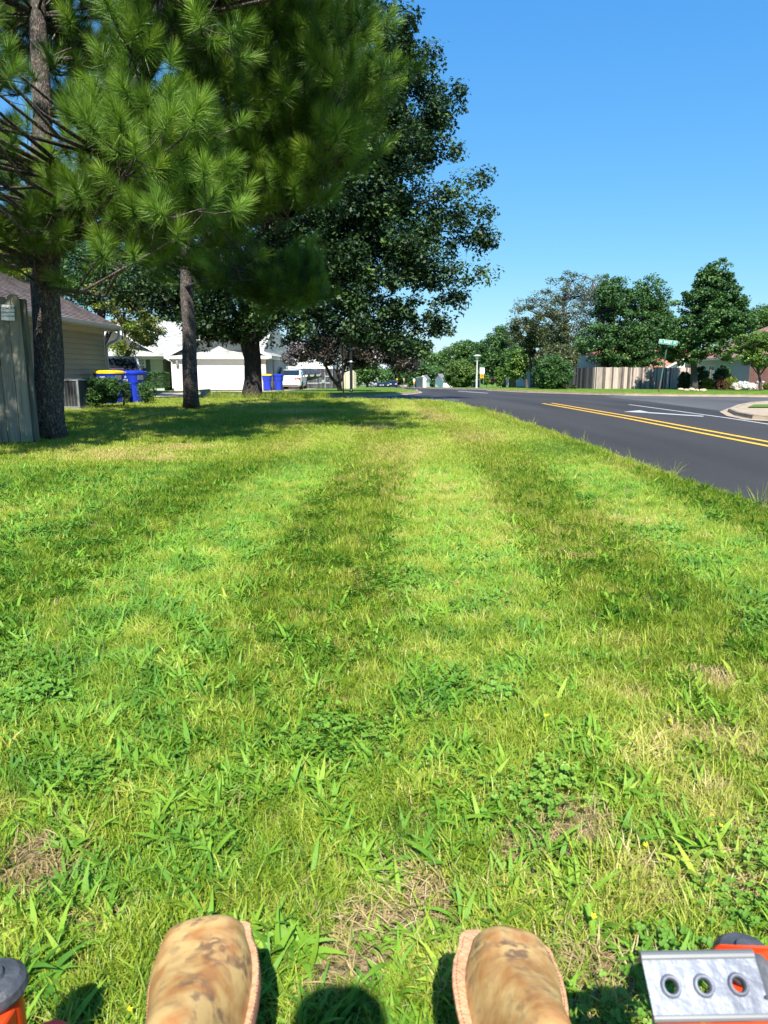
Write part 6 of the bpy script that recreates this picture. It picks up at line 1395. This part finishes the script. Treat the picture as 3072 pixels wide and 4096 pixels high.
class Field:
    def __init__(s, sd, scale, n=10):
        r = np.random.default_rng(sd); a = r.random(n)*2*np.pi; f = (.4+1.3*r.random(n))/scale; s.k = np.stack([np.cos(a)*f, np.sin(a)*f], 1)*6.283; s.p = r.random(n)*6.283; s.n = n
    def __call__(s, x, y): return np.sum(np.sin(np.outer(x, s.k[:, 0])+np.outer(y, s.k[:, 1])+s.p), 1)/np.sqrt(s.n/2)
lawnp = np.array(NLpoly)
def in_lawn(x, y, poly=lawnp):
    c = np.zeros(len(x), bool); n = len(poly)
    for i in range(n):
        x1, y1 = poly[i]; x2, y2 = poly[(i+1) % n]
        if y1 == y2: continue
        cond = ((y1 > y) != (y2 > y)) & (x < (x2-x1)*(y-y1)/(y2-y1)+x1); c ^= cond
    return c
Fd3 = Field(19, .12)
Fd1, Fd2, Fc1, Fc2, Fb, Fcl, Fs = Field(1, 2.2), Field(2, .35), Field(3, 3.0), Field(4, .42), Field(5, .55), Field(6, .8), Field(9, .22)
pts = []
def zone(y0, y1, dens, xw0, xw1, ids, scale, xlim=None):
    """xw: how many metres beyond the visible wedge to plant on each side"""
    g = np.random.default_rng(int(y0*100)+5); yn = y1; W0 = min(-.56*yn-xw0, -.1); W1 = min(.56*yn+xw1, 60); n = int((y1-y0)*(W1-W0)*dens)
    x = g.uniform(W0, W1, n); y = g.uniform(y0, y1, n)
    k = (x > -.56*y-xw0) & (x < .56*y+xw1) & in_lawn(x, y); x, y = x[k], y[k]; return x, y, g
def choose(x, y, g, near):
    n = len(x); d1, d2, c1, c2, fb, fcl, fs = Fd1(x, y), Fd2(x, y), Fc1(x, y), Fc2(x, y), Fb(x, y), Fcl(x, y), Fs(x, y)
    # dryness plus painted stripe shade: paler strip in the middle and right, lusher to the left, tan patches by the mower and under the pines
    STRIPE_SHADE = np.sin((x+.12*np.sin(y*.5)-.16*np.clip(y-3, 0, 30)*0)*2*np.pi/1.45+np.pi/2+.75)  # light and dark of the mowing stripes, put into the blade colour
    dry_shade = .355+.08*d1+.08*d2+.06*STRIPE_SHADE*(y > 1.6)*np.clip((x+2.2)/1.2, .25, 1)+.06*Fd3(x, y)
    dry_shade += .10*np.exp(-((x-.9)/.9)**2)*(y > 3) - .10*np.exp(-((x-2.0*y/8)/.6)**2)*((y > 4) & (y < 14)) - .08*(x < -1.0)*(y > 2.2)*(y < 8)
    dry_shade += .05*np.clip(2.2-y, 0, 1)*(x > -.1) + .08*np.clip((y-7.5)/3, 0, 1)
    for (px, py, pr_, s_) in PATCH: dry_shade += s_*np.exp(-(((x-px)/pr_)**2+((y-py)/(pr_*.8))**2))
    bare = np.zeros(n)
    for (px, py, pr_) in BARE: bare = np.maximum(bare, np.exp(-(((x-px)/(pr_*.72))**2+((y-py)/(pr_*.72))**2)*1.2))
    bare = bare+.25*(fb > 1.5)*(y < 2.6)
    crabw = np.clip(.9/(1+np.exp(-3.0*(.35*c1+.75*c2-.10-.10*(x > .4)+.30*(x < -.3)*(y < 8)-.5*(y > 8.5)))), .04, .9)
    cw = np.clip(.4*(fcl-.9), 0, .35)*(y < 6)
    dry_shade = dry_shade-.06*(crabw-.4)
    u = g.random(n); idx = np.zeros(n, int); R_ = lambda L: np.array(L)[g.integers(0, len(L), n)]
    fi, lu, cb, cs, stw, cv, fr = R_(fine), R_(lush), R_(crab), R_(crabs), R_(straw), R_(clov), R_(far_)
    if near == 2: idx = np.where(u < crabw*.35, cs, fr)
    else:
        idx = np.where(u < .5, fi, lu); u2 = g.random(n)
        idx = np.where(u2 < crabw*(.75 if near == 0 else .65), np.where(g.random(n) < .5, cb, cs), idx)
        idx = np.where((g.random(n) < cw), cv, idx)
        idx = np.where(g.random(n) < np.clip((dry_shade-.50)*1.1, .035, .5), stw, idx)
        idx = np.where((bare > .35) & (g.random(n) < .8), stw, idx)
        if near == 0: idx = np.where(g.random(n) < .0002, flo, idx)
    keep = g.random(n) > np.clip(bare*1.0-.2, 0, .62)*(near < 2)
    return idx, np.clip(dry_shade+g.normal(0, .085, n), 0, 1), keep, fs
PATCH = [tuple(on(800, 1800))[:2]+(.5, .42), tuple(on(660, 1850))[:2]+(.35, .45), tuple(on(2850, 2760))[:2]+(.12, .3), tuple(on(1650, 1850))[:2]+(.8, .14), tuple(on(300, 1820))[:2]+(1.2, .16), tuple(on(2250, 2200))[:2]+(.5, .22), tuple(on(2500, 2100))[:2]+(.35, .2),
         tuple(on(1250, 1650))[:2]+(1.3, .25), tuple(on(900, 1650))[:2]+(1.2, .18), tuple(on(1750, 1950))[:2]+(.9, .12), tuple(on(2750, 3100))[:2]+(.2, .14), tuple(on(1050, 1620))[:2]+(1.2, .3)]
BARE = [tuple(on(2280, 3330))[:2]+(.13,), tuple(on(1680, 3620))[:2]+(.14,), tuple(on(110, 3500))[:2]+(.13,), tuple(on(450, 3720))[:2]+(.07,), tuple(on(2850, 2720))[:2]+(.08,), tuple(on(2050, 3420))[:2]+(.08,), tuple(on(2400, 3950))[:2]+(.12,), tuple(on(1450, 3800))[:2]+(.11,), tuple(on(1380, 3950))[:2]+(.07,), tuple(on(2950, 3600))[:2]+(.08,), tuple(on(300, 3300))[:2]+(.04,), tuple(on(2600, 3500))[:2]+(.06,)]
AL = [[] for _ in range(6)]
for (y0, y1, dens, near, s0, s1) in ((.55, 2.4, 2600, 0, .75, 1.1), (2.4, 4.2, 1700, 0, .8, 1.15), (4.2, 7.5, 1000, 1, .9, 1.25), (7.5, 12, 420, 2, .85, 1.15), (12, 19, 230, 2, .95, 1.3), (19, 29.3, 120, 2, 1.1, 1.6)):
    x, y, g = zone(y0, y1, dens, .35, .35, None, 1)
    idx, dry_shade, keep, fs = choose(x, y, g, near); x, y, idx, dry_shade, fs = x[keep], y[keep], idx[keep], dry_shade[keep], fs[keep]; n = len(x)
    sc_ = g.uniform(s0, s1, n)*(1+.18*np.clip(fs, -1, 1))
    # mowing stripes: tufts lean away or towards along the lawn
    stripe = np.sin((x+.12*np.sin(y*.5))*2*np.pi/1.45+np.pi/2+.75); tilt = -.46*np.clip(stripe*1.6, -1, 1)*np.clip((x+2.4)/1.2, .2, 1)*np.clip((y-1.5)/1.5, 0, 1)
    ax_ = tilt+g.normal(0, .20, n); ay_ = g.normal(0, .22, n); c_ = g.random(n)*6.283
    # world-frame lean applied after a random spin: R = Rx(ax) Ry(ay) Rz(c), read back as XYZ euler angles
    ca, sa, cb_, sb_, cc, sc2 = np.cos(ax_), np.sin(ax_), np.cos(ay_), np.sin(ay_), np.cos(c_), np.sin(c_)
    r00, r10, r20 = cb_*cc, ca*sc2+sa*sb_*cc, sa*sc2-ca*sb_*cc; r21, r22 = sa*cc+ca*sb_*sc2, ca*cb_
    rx, ry, rz = np.arctan2(r21, r22), np.arcsin(np.clip(-r20, -1, 1)), np.arctan2(r10, r00)
    AL[0].append(np.stack([x, y, hzn(y)+.022], 1)); AL[1].append(np.stack([rx, ry, rz], 1)); AL[2].append(sc_); AL[3].append(idx); AL[4].append(dry_shade)
# ragged taller fringe along the asphalt edge and round the trunks
g = np.random.default_rng(77)
for a, c in zip(LE[1:], LE[2:]+[G(1720, 1607)]):
    n = int(math.dist(a, c)*55); f = g.random(n); x = a[0]+(c[0]-a[0])*f+g.normal(-.02, .045, n); y = a[1]+(c[1]-a[1])*f
    AL[0].append(np.stack([x, y, hzn(y)+.012], 1)); AL[1].append(np.stack([g.normal(0, .3, n), g.normal(.1, .35, n), g.random(n)*6.283], 1)); AL[2].append(g.uniform(.6, 1.2, n)); AL[3].append(np.where(g.random(n) < .12, np.array(straw)[g.integers(0, 3, n)], np.where(g.random(n) < .06, tall[0], np.array(lush)[g.integers(0, 4, n)]))); AL[4].append(np.clip(g.normal(.45, .12, n), 0, 1))
for (cx, cy, rr_, cnt) in ((bA.x, bA.y, .36, 70), (bB.x, bB.y, .32, 50), (bO.x, bO.y, .7, 60), (aF.x-.5, aF.y-.03, .5, 40), (ac.x-.3, ac.y, .5, 40)):
    a = g.random(cnt)*6.283; r_ = rr_*g.uniform(.85, 1.25, cnt); x = cx+r_*np.cos(a); y = cy+r_*np.sin(a)
    AL[0].append(np.stack([x, y, hzn(y)+.02], 1)); AL[1].append(np.stack([g.normal(0, .2, cnt), g.normal(0, .2, cnt), g.random(cnt)*6.283], 1)); AL[2].append(g.uniform(.7, 1.2, cnt)); AL[3].append(np.where(g.random(cnt) < .35, tall[1], lush[0])); AL[4].append(np.clip(g.normal(.4, .1, cnt), 0, 1))
# far lawn fringe on top of the kerbs, and unmown stalks under the oak
def fringe(poly, dens, dz, s):
    for a, c in zip(poly, poly[1:]):
        L = math.dist(a, c)
        if min(a[1], c[1]) > 75 or L > 60: continue
        n = int(L*dens); f = g.random(n); nx, ny = -(c[1]-a[1])/L, (c[0]-a[0])/L; o_ = g.uniform(.15, 2.2, n)
        x = a[0]+(c[0]-a[0])*f+nx*o_; y = a[1]+(c[1]-a[1])*f+ny*o_
        AL[0].append(np.stack([x, y, hzn(y)+dz], 1)); AL[1].append(np.stack([g.normal(0, .2, n), g.normal(0, .2, n), g.random(n)*6.283], 1)); AL[2].append(g.uniform(.8, 1.3, n)*s); AL[3].append(np.array(far_)[g.integers(0, 4, n)]); AL[4].append(np.clip(g.normal(.36, .08, n), 0, 1))
fringe(FLk, 130, .12, 1.3); fringe(FRk[::-1][:8][::-1], 110, .12, 1.3)
n = 420; x = g.uniform(-6.8, -2.2, n); y = g.uniform(27.6, 28.6, n)
AL[0].append(np.stack([x, y, hzn(y)+.02], 1)); AL[1].append(np.stack([g.normal(0, .25, n), g.normal(.25, .25, n), g.random(n)*6.283], 1)); AL[2].append(g.uniform(1.2, 2.2, n)); AL[3].append(np.array(tall)[g.integers(0, 2, n)]); AL[4].append(np.clip(g.normal(.45, .1, n), 0, 1))
for u_, v_, k_ in ((1085, 3880, 1.15), (1095, 3900, .9)):
    q = on(u_, v_); AL[0].append(np.array([[q.x, q.y, .03]])); AL[1].append(np.array([[0, 0, u_]])); AL[2].append(np.array([k_])); AL[3].append(np.array([plantain[0]])); AL[4].append(np.array([.5]))
for u_, v_ in ((2830, 3420), (2835, 3440), (2600, 3520), (2150, 2970), (2190, 2990), (2210, 2975), (1920, 2745), (2700, 3000), (2350, 3800)):
    q = on(u_, v_); AL[0].append(np.array([[q.x, q.y, .03]])); AL[1].append(np.array([[.3, 0, u_]])); AL[2].append(np.array([.8])); AL[3].append(np.array([flo])); AL[4].append(np.array([.5]))
PT, RT, SC, IX, DR = [np.concatenate(a) for a in AL[:5]]
print('grass instances', len(PT))
me = bpy.data.meshes.new('grass'); me.vertices.add(len(PT)); me.vertices.foreach_set('co', PT.astype(np.float32).ravel()); me.update()
for nm, ty, dat in (('rot', 'FLOAT_VECTOR', RT), ('scl', 'FLOAT', SC), ('idx', 'INT', IX), ('dry_shade', 'FLOAT', DR)):
    a = me.attributes.new(nm, ty, 'POINT'); a.data.foreach_set('vector' if ty == 'FLOAT_VECTOR' else 'value', dat.astype(np.int32 if ty == 'INT' else np.float32).ravel())
go = bpy.data.objects.new('grass', me); sc.collection.objects.link(go); tag(go, 'bright green mown lawn of mixed fine grass, crabgrass and clover', 'grass', None, 'stuff')
ng = bpy.data.node_groups.new('scatter', 'GeometryNodeTree'); ng.interface.new_socket('Geometry', in_out='INPUT', socket_type='NodeSocketGeometry'); ng.interface.new_socket('Geometry', in_out='OUTPUT', socket_type='NodeSocketGeometry')
N = ng.nodes; gi, gout = N.new('NodeGroupInput'), N.new('NodeGroupOutput'); ip = N.new('GeometryNodeInstanceOnPoints'); ci = N.new('GeometryNodeCollectionInfo')
ci.inputs[0].default_value = gcol; ci.inputs['Separate Children'].default_value = True; ci.inputs['Reset Children'].default_value = True
def natt(nm, ty): q = N.new('GeometryNodeInputNamedAttribute'); q.data_type = ty; q.inputs[0].default_value = nm; return q.outputs[0]
ng.links.new(gi.outputs[0], ip.inputs['Points']); ng.links.new(ci.outputs[0], ip.inputs['Instance']); ip.inputs['Pick Instance'].default_value = True
ng.links.new(natt('idx', 'INT'), ip.inputs['Instance Index']); er = N.new('FunctionNodeEulerToRotation'); ng.links.new(natt('rot', 'FLOAT_VECTOR'), er.inputs[0]); ng.links.new(er.outputs[0], ip.inputs['Rotation']); ng.links.new(natt('scl', 'FLOAT'), ip.inputs['Scale']); ng.links.new(ip.outputs[0], gout.inputs[0])
md = go.modifiers.new('scatter', 'NODES'); md.node_group = ng
